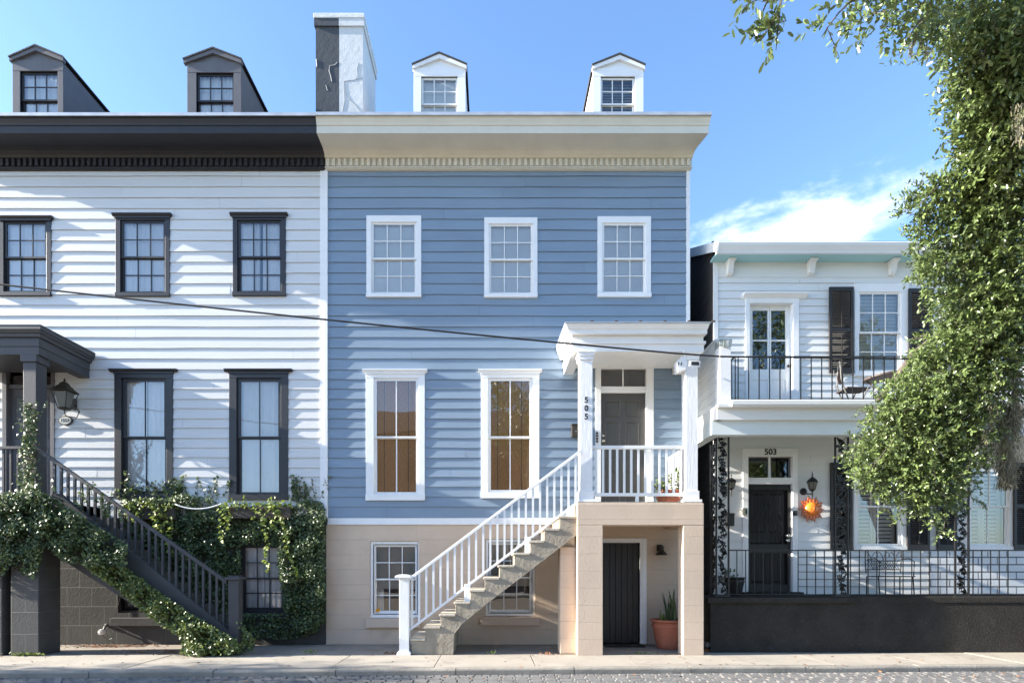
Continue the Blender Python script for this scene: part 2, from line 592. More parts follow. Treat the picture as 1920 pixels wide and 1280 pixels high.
# siding ------------------------------------------------------------
def siding(mb, x0, x1, rows, Y, lip, holes, seed=0, seams=True, wav=0.004):
    """rows: board bottom heights from low to high (last value = top of the wall). Each lapped board is a tilted strip whose lower
    edge stands proud of the board below, with a drip groove under it; holes are cut out of the boards."""
    rnd = random.Random(seed)
    zs_h = [h for q in holes for h in (q[2], q[3])]
    xs_h = [h for q in holes for h in (q[0], q[1])]
    for i in range(len(rows) - 1):
        zb, zt = rows[i], rows[i + 1]
        ph = [rnd.uniform(0, 6.28) for _ in range(3)]
        amp = [rnd.uniform(0.3, 1.0) * wav for _ in range(3)]

        def wz(x, ph=ph, amp=amp):
            return amp[0] * math.sin(x * 0.8 + ph[0]) + amp[1] * math.sin(x * 2.1 + ph[1]) + 0.5 * amp[2] * math.sin(x * 4.7 + ph[2])
        cuts = [x0]
        if seams:
            c = x0 + rnd.uniform(1.0, 9.0)
            while c < x1 - 0.4:
                cuts.append(c)
                c += rnd.uniform(4.0, 7.5)
        cuts.append(x1)
        for s in range(len(cuts) - 1):
            a, b = cuts[s], cuts[s + 1]
            lp = lip * rnd.uniform(0.86, 1.16)
            off = rnd.uniform(0, 0.003)
            tnt = min(1, max(0, rnd.gauss(.5, .25)))
            f0 = len(mb.f)
            a, b = a + (.001 if s else 0), b - (.001 if s < len(cuts) - 2 else 0)
            xs = sorted({a, b, *[h for h in xs_h if a < h < b], *[a + k * (b - a) / max(1, int((b - a) / 0.3)) for k in range(1, int((b - a) / 0.3))]})
            zc = sorted({zb, zt, *[h for h in zs_h if zb + 0.003 < h < zt - 0.003]})
            for j in range(len(zc) - 1):
                za, zz = zc[j], zc[j + 1]
                for k in range(len(xs) - 1):
                    xa, xb = xs[k], xs[k + 1]
                    if xb - xa < 1e-5:
                        continue
                    xm, zm = (xa + xb) / 2, (za + zz) / 2
                    if any(h[0] < xm < h[1] and h[2] < zm < h[3] for h in holes):
                        continue

                    def P(x, z):
                        t = (zt - z) / (zt - zb)
                        return (x, Y - 0.003 - off - lp * t, z + (wz(x) if t > 0.5 else 0))
                    top = zz + (0.016 if j == len(zc) - 2 and i < len(rows) - 2 else 0)
                    if j == len(zc) - 2 and i < len(rows) - 2:
                        pa, pb = (xa, Y - 0.001, top), (xb, Y - 0.001, top)
                    else:
                        pa, pb = P(xa, zz), P(xb, zz)
                    mb.add([P(xa, za), P(xb, za), pb, pa], [(0, 1, 2, 3)])
                    if j == 0:
                        q0, q1 = P(xa, za), P(xb, za)
                        g = 0.005
                        mb.add([q0, q1, (xb, q1[1] + g, q1[2] + .001), (xa, q0[1] + g, q0[2] + .001),
                                (xb, q1[1] + g, q1[2] + 0.014), (xa, q0[1] + g, q0[2] + 0.014),
                                (xb, Y + 0.002, q1[2] + 0.014), (xa, Y + 0.002, q0[2] + 0.014)],
                               [(3, 2, 1, 0), (5, 4, 2, 3), (7, 6, 4, 5)])
            mb.tint += [tnt] * (len(mb.f) - f0)


def wall_sheet(mb, x0, x1, z0, z1, Y, holes):
    xs = sorted({x0, x1, *[min(max(h, x0), x1) for q in holes for h in q[:2]]})
    zs = sorted({z0, z1, *[min(max(h, z0), z1) for q in holes for h in q[2:]]})
    for i in range(len(xs) - 1):
        for j in range(len(zs) - 1):
            xm, zm = (xs[i] + xs[i + 1]) / 2, (zs[j] + zs[j + 1]) / 2
            if any(h[0] < xm < h[1] and h[2] < zm < h[3] for h in holes):
                continue
            mb.add([(xs[i], Y, zs[j]), (xs[i + 1], Y, zs[j]), (xs[i + 1], Y, zs[j + 1]), (xs[i], Y, zs[j + 1])], [(0, 1, 2, 3)])


# windows -----------------------------------------------------------
def fabric_folds(mb, x0, x1, z0, z1, y, depth=0.02, pitch=0.11, seed=0):
    rnd = random.Random(seed)
    n = max(12, int((x1 - x0) / 0.018))
    m = 5
    vs, fs = [], []
    ph = rnd.uniform(0, 6)
    for j in range(m + 1):
        t = j / m
        for i in range(n + 1):
            x = x0 + (x1 - x0) * i / n
            yy = y + depth * math.sin(x * 2 * math.pi / pitch + ph + 0.8 * math.sin(x * 9 + t * 1.3)) * (0.6 + 0.4 * math.sin(x * 5 + ph))
            vs.append((x, yy, z0 + (z1 - z0) * t))
    for j in range(m):
        for i in range(n):
            a = j * (n + 1) + i
            fs.append((a, a + 1, a + n + 2, a + n + 1))
    mb.add(vs, fs)


def window(house, outer, opening, Y, trim, sashm, cols, back, cap=False, sill=True, rows=2, proud=0.03, stile=0.042, mun=0.018,
           recess=0.0, name='window', seed=0, capw=0.06, face=None, meet=None):
    """outer and opening: (px0, px1, py0, py1) in photo pixels on the wall plane Y."""
    ox0, ox1, oz1, oz0 = X(outer[0], Y), X(outer[1], Y), Z(outer[2], Y), Z(outer[3], Y)
    x0, x1, z1, z0 = X(opening[0], Y), X(opening[1], Y), Z(opening[2], Y), Z(opening[3], Y)
    yf = Y - proud if face is None else face
    m = MB()
    # casing: two jambs butted between head and sill, lining boards behind
    m.box(ox0, x0, yf, Y + 0.02, z0, z1)
    m.box(x1, ox1, yf, Y + 0.02, z0, z1)
    m.box(ox0, ox1, yf - 0.002, Y + 0.02, z1, oz1)
    m.box(ox0 - 0.004, ox1 + 0.004, yf - (0.03 if sill else 0.003), Y + 0.02, oz0, z0)
    m.box(x0 - 0.02, x0, Y + 0.02, Y + 0.16, z0 - .02, z1 + .02)
    m.box(x1, x1 + 0.02, Y + 0.02, Y + 0.16, z0 - .02, z1 + .02)
    m.box(x0, x1, Y + 0.02, Y + 0.16, z1, z1 + .02)
    m.box(x0, x1, Y + 0.02, Y + 0.16, z0 - .02, z0)
    if cap:
        m.box(ox0 - 0.015, ox1 + 0.015, yf - 0.025, Y + 0.01, oz1 - 0.035, oz1 + 0.002)
        m.prism_x([(yf - 0.025, oz1 + 0.002), (yf - 0.06, oz1 + 0.038), (yf - 0.06, oz1 + 0.055), (Y + 0.01, oz1 + 0.07), (Y + 0.01, oz1 + 0.002)],
                  ox0 - capw, ox1 + capw)
    w = m.build(name, trim, house, bevel=0.003)
    zm = (z0 + z1) / 2 if meet is None else Z(meet, Y)
    for k, (a, b, yy) in enumerate(((zm - 0.018, z1, Y + recess), (z0, zm + 0.018, Y + recess + 0.034))):
        sm = MB()
        bot = 0.036 if k == 0 else 0.06
        sm.box(x0, x0 + stile, yy, yy + 0.03, a, b)
        sm.box(x1 - stile, x1, yy, yy + 0.03, a, b)
        sm.box(x0 + stile, x1 - stile, yy + .001, yy + 0.029, b - stile * (0.9 if k == 0 else 0.8), b)
        sm.box(x0 + stile, x1 - stile, yy + .001, yy + 0.029, a, a + bot)
        gx0, gx1, gz0, gz1 = x0 + stile, x1 - stile, a + bot, b - stile * (0.9 if k == 0 else 0.8)
        for c in range(1, cols):
            xc = gx0 + (gx1 - gx0) * c / cols
            sm.box(xc - mun / 2, xc + mun / 2, yy + 0.004, yy + 0.026, gz0, gz1)
        for r_ in range(1, rows):
            zc = gz0 + (gz1 - gz0) * r_ / rows
            sm.box(gx0, gx1, yy + 0.005, yy + 0.025, zc - mun / 2, zc + mun / 2)
        sm.build('sash', sashm, w)
        g = MB()
        g.quad((gx0, yy + 0.015, gz0), (gx1, yy + 0.015, gz0), (gx1, yy + 0.015, gz1), (gx0, yy + 0.015, gz1))
        g.build('pane', GLASS, w, recalc=False)
    yb = Y + recess + (0.083 if back and back[0] in ('curtain', 'slats') else 0.078)
    if back:
        kind = back[0]
        if kind == 'curtain':
            b = MB()
            gap = back[1] if len(back) > 1 else 0.0
            xm = (x0 + x1) / 2
            fabric_folds(b, x0 - 0.02, xm - gap, z0, z1, yb, seed=seed)
            fabric_folds(b, xm + gap, x1 + 0.02, z0, z1, yb, seed=seed + 5)
            b.build('curtain', CURTAIN, w, recalc=False, smooth=True)
        elif kind == 'shade':            # roller blind drawn down to a share of the height
            b = MB()
            zb = z1 - (z1 - z0) * back[1]
            b.box(x0 - 0.02, x1 + 0.02, yb - 0.008, yb, zb, z1)
            b.box(x0 - 0.02, x1 + 0.02, yb - 0.014, yb + .004, zb - 0.03, zb - 0.001)
            b.build('blind', back[2], w)
        elif kind == 'slats':
            b = MB()
            pitch = back[1]
            n = int((z1 - z0) / pitch)
            for i in range(n):
                zz = z0 + (i + 0.5) * pitch
                b.prism_x([(yb - 0.004, zz - pitch * 0.52), (yb - 0.001, zz - pitch * 0.52), (yb + pitch * 0.22, zz + pitch * 0.5), (yb + pitch * .22 - 0.003, zz + pitch * 0.5)],
                          x0 - 0.01, x1 + 0.01)
            b.build('blind', back[2], w)
        elif kind == 'bamboo':
            b = MB()
            b.box(x0 - 0.02, x1 + 0.02, yb - 0.012, yb, z0, z1)
            bb = b.build('bamboo_blind', BAMBOO, w)
            for t_ in (.22, .76):
                b = MB()
                xx = x0 + (x1 - x0) * t_
                b.box(xx - .006, xx + .006, yb - .016, yb - .0125, z0, z1)
                b.build('blind_cord', DOORGREY, bb)
    return w, (x0, x1, z0, z1)


# leaves ------------------------------------------------------------
LEAF = {
    'oak': (np.array([[0, 0, 0], [.26, .17, .03], [.72, .19, .03], [1, 0, -.02], [.72, -.19, .03], [.26, -.17, .03]]), [(0, 5, 4, 3), (3, 2, 1, 0)]),
    'ivy': (np.array([[0, 0, 0], [.05, .40, .05], [.50, .34, .05], [1, 0, -.04], [.50, -.34, .05], [.05, -.40, .05]]), [(0, 5, 4, 3), (3, 2, 1, 0)]),
    'blade': (np.array([[0, 0, 0], [.3, .05, .01], [.75, .04, .02], [1, 0, 0], [.75, -.04, .02], [.3, -.05, .01]]), [(0, 5, 4, 3), (3, 2, 1, 0)]),
}


def leaf_mesh(name, material, parent, kind, pos, axis, normal, size, tint, label=None, kindprop=None, org=None):
    """one mesh of many single leaves: pos base, axis length direction, normal face direction, size length."""
    tpl, faces = LEAF[kind]
    n = len(pos)
    a = axis / np.maximum(np.linalg.norm(axis, axis=1, keepdims=True), 1e-9)
    b = np.cross(normal, a)
    b /= np.maximum(np.linalg.norm(b, axis=1, keepdims=True), 1e-9)
    c = np.cross(a, b)
    V = (pos[:, None, :] + size[:, None, None] * (tpl[None, :, 0:1] * a[:, None, :] + tpl[None, :, 1:2] * b[:, None, :] + tpl[None, :, 2:3] * c[:, None, :]))
    V = V.reshape(-1, 3)
    org = Vector(org if org is not None else (*pos.mean(0)[:2], pos[:, 2].min()))
    nf = len(faces)
    base = (np.arange(n) * 6)[:, None, None]
    FI = (base + np.array(faces)[None]).reshape(-1)
    me = bpy.data.meshes.new(name)
    me.vertices.add(len(V))
    me.vertices.foreach_set('co', (V - np.array(org)).astype(np.float32).ravel())
    me.loops.add(len(FI))
    me.loops.foreach_set('vertex_index', FI.astype(np.int32))
    me.polygons.add(n * nf)
    me.polygons.foreach_set('loop_start', (np.arange(n * nf) * 4).astype(np.int32))
    me.update(calc_edges=True)
    at = me.attributes.new('tint', 'FLOAT', 'FACE')
    at.data.foreach_set('value', np.repeat(tint, nf).astype(np.float32))
    me.materials.append(material)
    o = bpy.data.objects.new(name, me)
    COL.objects.link(o)
    if parent is not None:
        o.parent = parent
        o.location = org - ORG[parent]
    else:
        o.location = org
    ORG[o] = org
    if label:
        o['label'] = label
    if kindprop:
        o['kind'] = kindprop
    return o


def unit(v):
    return v / np.maximum(np.linalg.norm(v, axis=1, keepdims=True), 1e-9)


def in_poly(px, py, poly):
    ins = np.zeros(len(px), bool)
    n = len(poly)
    for i in range(n):
        x1, y1 = poly[i]
        x2, y2 = poly[(i + 1) % n]
        c = ((y1 > py) != (y2 > py)) & (px < (x2 - x1) * (py - y1) / ((y2 - y1) if y2 != y1 else 1e-9) + x1)
        ins ^= c
    return ins

# ================================================================== the street
def kerb_y(x):
    return 9.10 + 0.037 * x


WY = 12.0                                   # the front wall plane of the two tall houses
RZ = -0.09                                  # road level (pavement is 0)
m = MB()
m.quad((-400, -400, -0.16), (400, -400, -0.16), (400, 600, -0.16), (-400, 600, -0.16))
m.build('ground', GROUND, recalc=False)['kind'] = 'structure'

road = MB()
road.quad((-60, -7, RZ - 0.03), (60, -7, RZ - 0.03), (60, kerb_y(60), RZ - 0.03), (-60, kerb_y(-60), RZ - 0.03))
road.build('road_bed', ASPHALT, recalc=False)['kind'] = 'structure'
pv = MB()
rnd = random.Random(3)
row_d = 0.118
for r_ in range(30):
    x = -11.0 + (0.06 if r_ % 2 else 0)
    along = r_ == 0
    while x < 12:
        w_ = rnd.uniform(0.118, 0.135) if along else rnd.uniform(0.20, 0.235)
        d_ = row_d
        yk = kerb_y(x + w_ / 2) - 0.02 - r_ * row_d
        g, hz = 0.006, RZ + rnd.uniform(-0.006, 0.004)
        c = 0.012
        y1_, y0_ = yk - g, yk - d_ + g
        xa, xb = x + g, x + w_ - g
        sk = 0.037
        vs = [(xa, y0_, hz - .05), (xb, y0_ + sk * w_, hz - .05), (xb, y1_ + sk * w_, hz - .05), (xa, y1_, hz - .05),
              (xa, y0_, hz - c), (xb, y0_ + sk * w_, hz - c), (xb, y1_ + sk * w_, hz - c), (xa, y1_, hz - c),
              (xa + c, y0_ + c, hz), (xb - c, y0_ + c + sk * w_, hz), (xb - c, y1_ - c + sk * w_, hz), (xa + c, y1_ - c, hz)]
        pv.add(vs, [(0, 1, 5, 4), (1, 2, 6, 5), (2, 3, 7, 6), (3, 0, 4, 7), (4, 5, 9, 8), (5, 6, 10, 9), (6, 7, 11, 10), (7, 4, 8, 11), (8, 9, 10, 11)])
        x += w_
pv.build('road', COBBLE, recalc=False)['kind'] = 'structure'
s = MB()
s.quad((-60, -7, RZ - .008), (60, -7, RZ - .008), (60, 5.62 + 2.2, RZ - .008), (-60, 5.62 - 2.2, RZ - .008))
s.build('bounce_road', BOUNCEROAD, recalc=False)['kind'] = 'structure'  # road sheet out of view, added for its warm bounce under the soffits
s = MB()
s.box(-60, 60, -11.5, -7.002, RZ - .1, 0.02)
s.build('far_sidewalk', WALK)['kind'] = 'structure'
for k, xx in enumerate((-6.35, -2.55)):
    q = MB()
    q.quad((xx, 8.2, RZ + .006), (xx + .10, 8.2, RZ + .006), (xx - .32, kerb_y(xx) - .05, RZ + .006), (xx - .42, kerb_y(xx) - .05, RZ + .006))
    q.build('road_marking', LINEPAINT, recalc=False)['kind'] = 'structure'

kb = MB()
rnd = random.Random(5)
edges = [-60, -14] + [-12 + 1.9 * k for k in range(14)] + [16, 60]
for a, b in zip(edges[:-1], edges[1:]):
    a2, b2 = a + 0.006, b - 0.006
    dz = rnd.uniform(-.006, .006)
    prof = [(0.0, RZ - .1), (0.0, -0.03), (0.012, -0.01), (0.03, 0.0), (0.16, 0.002), (0.16, RZ - .1)]
    n = len(prof)
    vs = [(a2, kerb_y(a2) + p, z + dz) for p, z in prof] + [(b2, kerb_y(b2) + p, z + dz) for p, z in prof]
    kb.add(vs, [(i, (i + 1) % n, n + (i + 1) % n, n + i) for i in range(n)] + [tuple(range(n)), tuple(range(2 * n - 1, n - 1, -1))])
kb.build('kerb', KERB)['kind'] = 'structure'

sw = MB()
jx = [-60, -14.2] + [-12.55 + 1.655 * k for k in range(16)] + [18, 60]
for i, (a, b) in enumerate(zip(jx[:-1], jx[1:])):
    g = 0.006
    dz = rnd.uniform(-.004, .004)
    yb = 10.52 if b < 4.3 else 10.95
    poly = [(a + g, kerb_y(a) + .165), (b - g, kerb_y(b) + .165), (b - g + rnd.uniform(-.02, .02), yb), (a + g, yb)]
    sw.prism_z(poly, -0.12, dz)
sw.build('sidewalk', WALK)['kind'] = 'structure'
sb = MB()
jx2 = [-60, -13] + [-11.2 + 2.48 * k for k in range(7)] + [5.2]
for a, b in zip(jx2[:-1], jx2[1:]):
    dz = rnd.uniform(-.004, .003) - 0.004
    sb.prism_z([(a + .006, 10.53), (b - .006, 10.53), (b - .006, 12.3), (a + .006, 12.3)], -0.12, dz)
sb.build('paved_strip', WALK2)['kind'] = 'structure'
jb = MB()
jb.quad((-60, kerb_y(-60) + .1, -0.02), (60, kerb_y(60) + .1, -0.02), (60, 12.6, -0.02), (-60, 12.6, -0.02))
jb.build('sidewalk_bed', ASPHALT, recalc=False)['kind'] = 'structure'

# ================================================================== shared house pieces
XL, XM, XR = -11.05, -3.517, 4.135          # party lines of the two tall houses
lines = [970.5] + [693 + 18.3 * k for k in range(14, 0, -1)] + [693 - 20.1 * k for k in range(0, 19)]
ROWS = [Z(p, WY) for p in lines] + [Z(317.5, WY)]


def cornice_profile():
    return [(12.04, 10.575), (11.265, 10.575), (11.265, 10.53), (11.285, 10.525), (11.29, 10.49), (11.315, 10.44), (11.325, 10.405), (11.34, 10.40),
            (11.34, 10.256), (11.365, 10.256), (11.365, 10.262), (11.74, 10.262), (11.80, 10.25), (11.86, 10.215), (11.885, 10.16), (11.925, 10.155),
            (11.925, 9.992), (11.90, 9.988), (11.895, 9.965), (11.93, 9.955), (11.93, 9.948), (12.04, 9.948)]


def cornice(house, x0, x1, m0, m1, trim):
    mb = MB()
    mb.prism_x(cornice_profile(), x0, x1, m0, m1, 12.0)
    c = mb.build('cornice', trim, house)
    d = MB()
    n = int((x1 - x0) / 0.1205)
    for k in range(n):
        xx = x0 + (x1 - x0) * (k + 0.5) / n
        d.box(xx - 0.031, xx + 0.031, 11.875, 11.926, 9.996, 10.146)
    d.build('dentil_band', trim, c, bevel=0.006)
    e = MB()
    cuts = [x0 - m0 * .75]
    while cuts[-1] < x1 - 3:
        cuts.append(cuts[-1] + rnd.uniform(2.2, 3.4))
    cuts.append(x1 + m1 * .75)
    for a, b in zip(cuts[:-1], cuts[1:]):
        dz = rnd.uniform(-.008, .008)
        e.prism_x([(11.235, 10.53 + dz), (11.262, 10.535 + dz), (11.30, 10.60 + dz), (11.9, 10.70 + dz), (11.9, 10.69 + dz), (11.30, 10.59), (11.245, 10.60 + dz)], a + .002, b - .002)
    e.build('roof_edging', TIN, c)
    return c


def main_roof(house, x0, x1):
    mb = MB()
    mb.prism_x([(11.40, 10.60), (16.5, 14.15), (21.6, 10.60), (21.6, 10.45), (16.5, 14.0), (11.40, 10.45)], x0, x1)
    return mb.build('roof', SLATE, house)


def shell(house, x0, x1, material):
    mb = MB()
    for x in (x0, x1):
        mb.quad((x, 12.02, 0), (x, 21.2, 0), (x, 21.2, 10.5), (x, 16.5, 13.9), (x, 12.02, 10.5))
    mb.quad((x0, 21.2, 0), (x1, 21.2, 0), (x1, 21.2, 10.5), (x0, 21.2, 10.5))
    mb.build('side_walls', material, house, recalc=False)
    fl = MB()
    for z in (2.62, 6.35, 9.9):
        fl.quad((x0, 12.17, z), (x1, 12.17, z), (x1, 21.1, z), (x0, 21.1, z))
    fl.quad((x0, 15.0, 0), (x1, 15.0, 0), (x1, 15.0, 13), (x0, 15.0, 13))
    fl.build('room_walls', INSIDE, house, recalc=False)


def dormer(house, eave, apex, body, wopen, trim, roofm, sashm, back, DY=13.0, head=True):
    zr = lambda y: 10.60 + (y - 11.40) * 0.696
    xl, xr = X(body[0], DY), X(body[1], DY)
    ze = Z(eave[2], DY)
    za = Z(apex[1], DY)
    xa = X(apex[0], DY)
    wx0, wx1, wz1, wz0 = X(wopen[0], DY), X(wopen[1], DY), Z(wopen[2], DY), Z(wopen[3], DY)
    mb = MB()
    zb = zr(DY) - 0.1
    yb = 11.40 + (ze - 10.60) / 0.696
    mb.prism_x([(DY + .0, zb), (DY, ze), (yb + .1, ze), (DY + .3, zb)], xl, xl + 0.05)
    mb.prism_x([(DY + .0, zb), (DY, ze), (yb + .1, ze), (DY + .3, zb)], xr - 0.05, xr)
    mb.box(xl - .012, wx0, DY - 0.025, DY - 0.001, zb, wz1)
    mb.box(wx1, xr + .012, DY - 0.025, DY - 0.001, zb, wz1)
    mb.box(xl - .012, xr + .012, DY - 0.028, DY - 0.001, wz1, ze + 0.04)
    mb.box(wx0 + 0.002, wx1 - 0.002, DY - 0.001, DY + 0.03, zb, wz0)
    e0, e1 = X(eave[0], DY), X(eave[1], DY)
    # pediment board
    mb.prism_y([(xl, ze + .03), (xr, ze + .03), (xa, za - 0.05)], DY - 0.01, DY + 0.04)
    d = mb.build('dormer', trim, house, bevel=0.003)
    rm = MB()
    t = 0.075
    for s in (0, 1):
        ex = e0 if s == 0 else e1
        # raking trim
        rm.prism_y([(ex, ze - 0.02), (ex, ze + 0.055), (xa, za - 0.025), (xa, za - 0.025 - t * 1.25)], DY - 0.07, DY + 0.02)
    rm.build('rake_board', trim, d)
    rr = MB()
    rr.prism_y([(e0 - .01, ze + 0.055), (xa, za - 0.022), (e1 + .01, ze + 0.055), (e1 + .015, ze + 0.085), (xa, za + 0.012), (e0 - .015, ze + 0.085)], DY - 0.09, 17.0)
    rr.prism_y([(e0 + .02, ze + 0.02), (xa, za - 0.06), (e1 - .02, ze + 0.02)], DY + 0.05, 17.0)
    rr.build('dormer_roof', roofm, d)
    window_at(d, (wx0, wx1, wz0, wz1), DY, sashm, back)
    return d


def window_at(par, op, Y, sashm, back):
    x0, x1, z0, z1 = op
    zm = (z0 + z1) / 2 - 0.02
    st, mun = 0.045, 0.02
    for k, (a, b, yy) in enumerate(((zm - 0.018, z1, Y + 0.02), (z0, zm + 0.018, Y + 0.055))):
        sm = MB()
        sm.box(x0, x0 + st, yy, yy + .03, a, b)
        sm.box(x1 - st, x1, yy, yy + .03, a, b)
        sm.box(x0 + st, x1 - st, yy + .001, yy + .029, b - st, b)
        sm.box(x0 + st, x1 - st, yy + .001, yy + .029, a, a + .036)
        gx0, gx1, gz0, gz1 = x0 + st, x1 - st, a + .036, b - st
        for c in (1, 2):
            xc = gx0 + (gx1 - gx0) * c / 3
            sm.box(xc - mun / 2, xc + mun / 2, yy + .004, yy + .026, gz0, gz1)
        zc = (gz0 + gz1) / 2
        sm.box(gx0, gx1, yy + .005, yy + .025, zc - mun / 2, zc + mun / 2)
        sm.build('sash', sashm, par)
        g = MB()
        g.quad((gx0, yy + .015, gz0), (gx1, yy + .015, gz0), (gx1, yy + .015, gz1), (gx0, yy + .015, gz1))
        g.build('pane', GLASS, par, recalc=False)
    b = MB()
    if back == 'curtain':
        fabric_folds(b, x0, x1, z0, z1, Y + .115, seed=3)
        b.build('curtain', CURTAIN, par, recalc=False)
    elif back == 'sheer':
        b.quad((x0 - .05, Y + .5, z0 - .05), (x1 + .05, Y + .5, z0 - .05), (x1 + .05, Y + .5, z1 + .05), (x0 - .05, Y + .5, z1 + .05))
        b.build('room_wall', INSIDE, par, recalc=False)
    elif back == 'shade':
        b.box(x0, x1, Y + .095, Y + .105, z0, z1)
        b.build('blind', BLIND, par)
    else:
        p = 0.06
        n = int((z1 - z0) / p)
        for i in range(n):
            zz = z0 + (i + .5) * p
            b.prism_x([(Y + .15, zz - p * .5), (Y + .153, zz - p * .5), (Y + .18, zz + p * .30), (Y + .177, zz + p * .30)], x0, x1)
        b.build('blind', GREYBLIND, par)


def panel_door(house, x0, x1, z0, z1, Y, material, panels, name='door', handle=None, hm=None):
    """door leaf with sunk panels: panels = list of (u0,u1,v0,v1) shares of the leaf."""
    mb = MB()
    holes = [(x0 + (x1 - x0) * u0, x0 + (x1 - x0) * u1, z0 + (z1 - z0) * v0, z0 + (z1 - z0) * v1) for u0, u1, v0, v1 in panels]
    wall_sheet(mb, x0, x1, z0, z1, Y, holes)
    for (a, b, c, d) in holes:
        e, dp = 0.018, 0.014
        mb.add([(a, Y, c), (b, Y, c), (b, Y, d), (a, Y, d), (a + e, Y + dp, c + e), (b - e, Y + dp, c + e), (b - e, Y + dp, d - e), (a + e, Y + dp, d - e),
                (a + 2.4 * e, Y + .003, c + 2.4 * e), (b - 2.4 * e, Y + .003, c + 2.4 * e), (b - 2.4 * e, Y + .003, d - 2.4 * e), (a + 2.4 * e, Y + .003, d - 2.4 * e)],
               [(0, 1, 5, 4), (1, 2, 6, 5), (2, 3, 7, 6), (3, 0, 4, 7), (4, 5, 9, 8), (5, 6, 10, 9), (6, 7, 11, 10), (7, 4, 8, 11), (8, 9, 10, 11)])
    mb.box(x0, x1, Y + .03, Y + .045, z0, z1)
    d = mb.build(name, material, house, recalc=False)
    if handle:
        h = MB()
        hx, hz = handle
        h.lathe((hx, Y, hz), [(0.028, -.002), (0.028, .012), (0.012, .016), (0.012, .04), (0.03, .05), (0.032, .065), (0.022, .08), (0.0, .082)], 14, 'y')
        h.lathe((hx, Y, hz + .12), [(0.026, -.002), (0.026, .014), (0.012, .018), (0.0, .02)], 14, 'y')
        h.build('handle', hm or BRASS, d, smooth=True)
    return d


def reveal(mb, hole, Y, dpt):
    x0, x1, z0, z1 = hole
    mb.quad((x0, Y, z0), (x0, Y + dpt, z0), (x0, Y + dpt, z1), (x0, Y, z1))
    mb.quad((x1, Y, z0), (x1, Y + dpt, z0), (x1, Y + dpt, z1), (x1, Y, z1))
    mb.quad((x0, Y, z1), (x1, Y, z1), (x1, Y + dpt, z1), (x0, Y + dpt, z1))
    mb.quad((x0, Y, z0), (x1, Y, z0), (x1, Y + dpt, z0), (x0, Y + dpt, z0))


def PX(t, Y):                     # pixel rectangle (x0,x1,ytop,ybottom) -> (x0,x1,zlow,zhigh)
    return (X(t[0], Y), X(t[1], Y), Z(t[3], Y), Z(t[2], Y))


# ================================================================== white house with charcoal trim
wh = thing('house', ((XL + XM) / 2, 12, 0), 'tall white clapboard house with charcoal cornice and dark window frames', 'house')
up_l = [((0.5, 97.5, 413, 556), (8.5, 89, 416, 549)), ((218, 319.5, 408, 557), (227, 311, 414, 550)), ((437.5, 536.5, 407, 556), (446, 528.5, 414, 549))]
mid_l = [((215.7, 325.5, 698, 933), (229, 313.5, 709, 925)), ((430.5, 541, 698, 937), (444.5, 527.5, 709, 927))]
holes_l = [PX(o, WY) for _, o in up_l + mid_l]
door_l = PX((14, 97, 690, 938), WY)
holes_l.append(door_l)
s = MB()
siding(s, XL + .1, XM - 0.125, ROWS, WY, 0.017, holes_l, seed=21)
s.build('siding', WHITE_SIDING, wh, recalc=False)
s = MB()
s.box(XM - 0.125, XM - 0.03, WY - 0.032, WY + .02, 2.66, 9.946)
s.build('corner_board', WHITE, wh)
s = MB()
s.box(XM - 0.03, XM + 0.035, WY - 0.052, WY + .02, 2.66, 9.946)
s.build('corner_board', WHITE, wh)
s = MB()
s.box(XL, XL + .1, WY - 0.03, WY + .02, 2.66, 9.946)
s.build('corner_board', WHITE, wh)
for i, (o, p) in enumerate(up_l):
    window(wh, o, p, WY, CHAR, CHAR, 3, ('curtain', 0.03 if i == 2 else 0.0), cap=True, capw=0.05, seed=i * 7, stile=0.05)
for i, (o, p) in enumerate(mid_l):
    window(wh, o, p, WY, CHAR, CHAR, 2, ('curtain', 0.0), cap=True, rows=1, capw=0.09, seed=50 + i * 7, stile=0.07, meet=819, recess=0.012)
# front door under the porch
d0, d1, dz0, dz1 = door_l
s = MB()
s.box(d0 - .09, d0, WY - .03, WY + .12, dz0, dz1)
s.box(d1, d1 + .075, WY - .03, WY + .12, dz0, dz1)
s.box(d0 - .09, d1 + .075, WY - .032, WY + .12, dz1, dz1 + .1)
s.box(d0, d1, WY + .02, WY + .1, dz1 - .42, dz1 - .34)
fr = s.build('door_frame', CHAR3, wh, bevel=0.004)
g = MB()
g.quad((d0, WY + .06, dz1 - .34), (d1, WY + .06, dz1 - .34), (d1, WY + .06, dz1), (d0, WY + .06, dz1))
g.build('transom_pane', GLASS, fr, recalc=False)
panel_door(wh, d0, d1, dz0, dz1 - .42, WY + .07, CHAR3, [(.1, .45, .55, .94), (.55, .9, .55, .94), (.1, .45, .06, .48), (.55, .9, .06, .48)])
c_l = cornice(wh, XL, XM, 0.22, 0.0, CHAR2)
main_roof(wh, XL, XM)
shell(wh, XL + .02, XM - .02, WHITE_SIDING)
dormer(wh, (22, 122, 118), (71, 90), (26, 119), (39, 110, 135, 235), CHAR3, SLATE, CHAR, 'curtain')
dormer(wh, (347, 455, 122), (402, 95), (353, 452, 0), (369, 439, 138, 235), CHAR3, SLATE, CHAR, 'curtain')
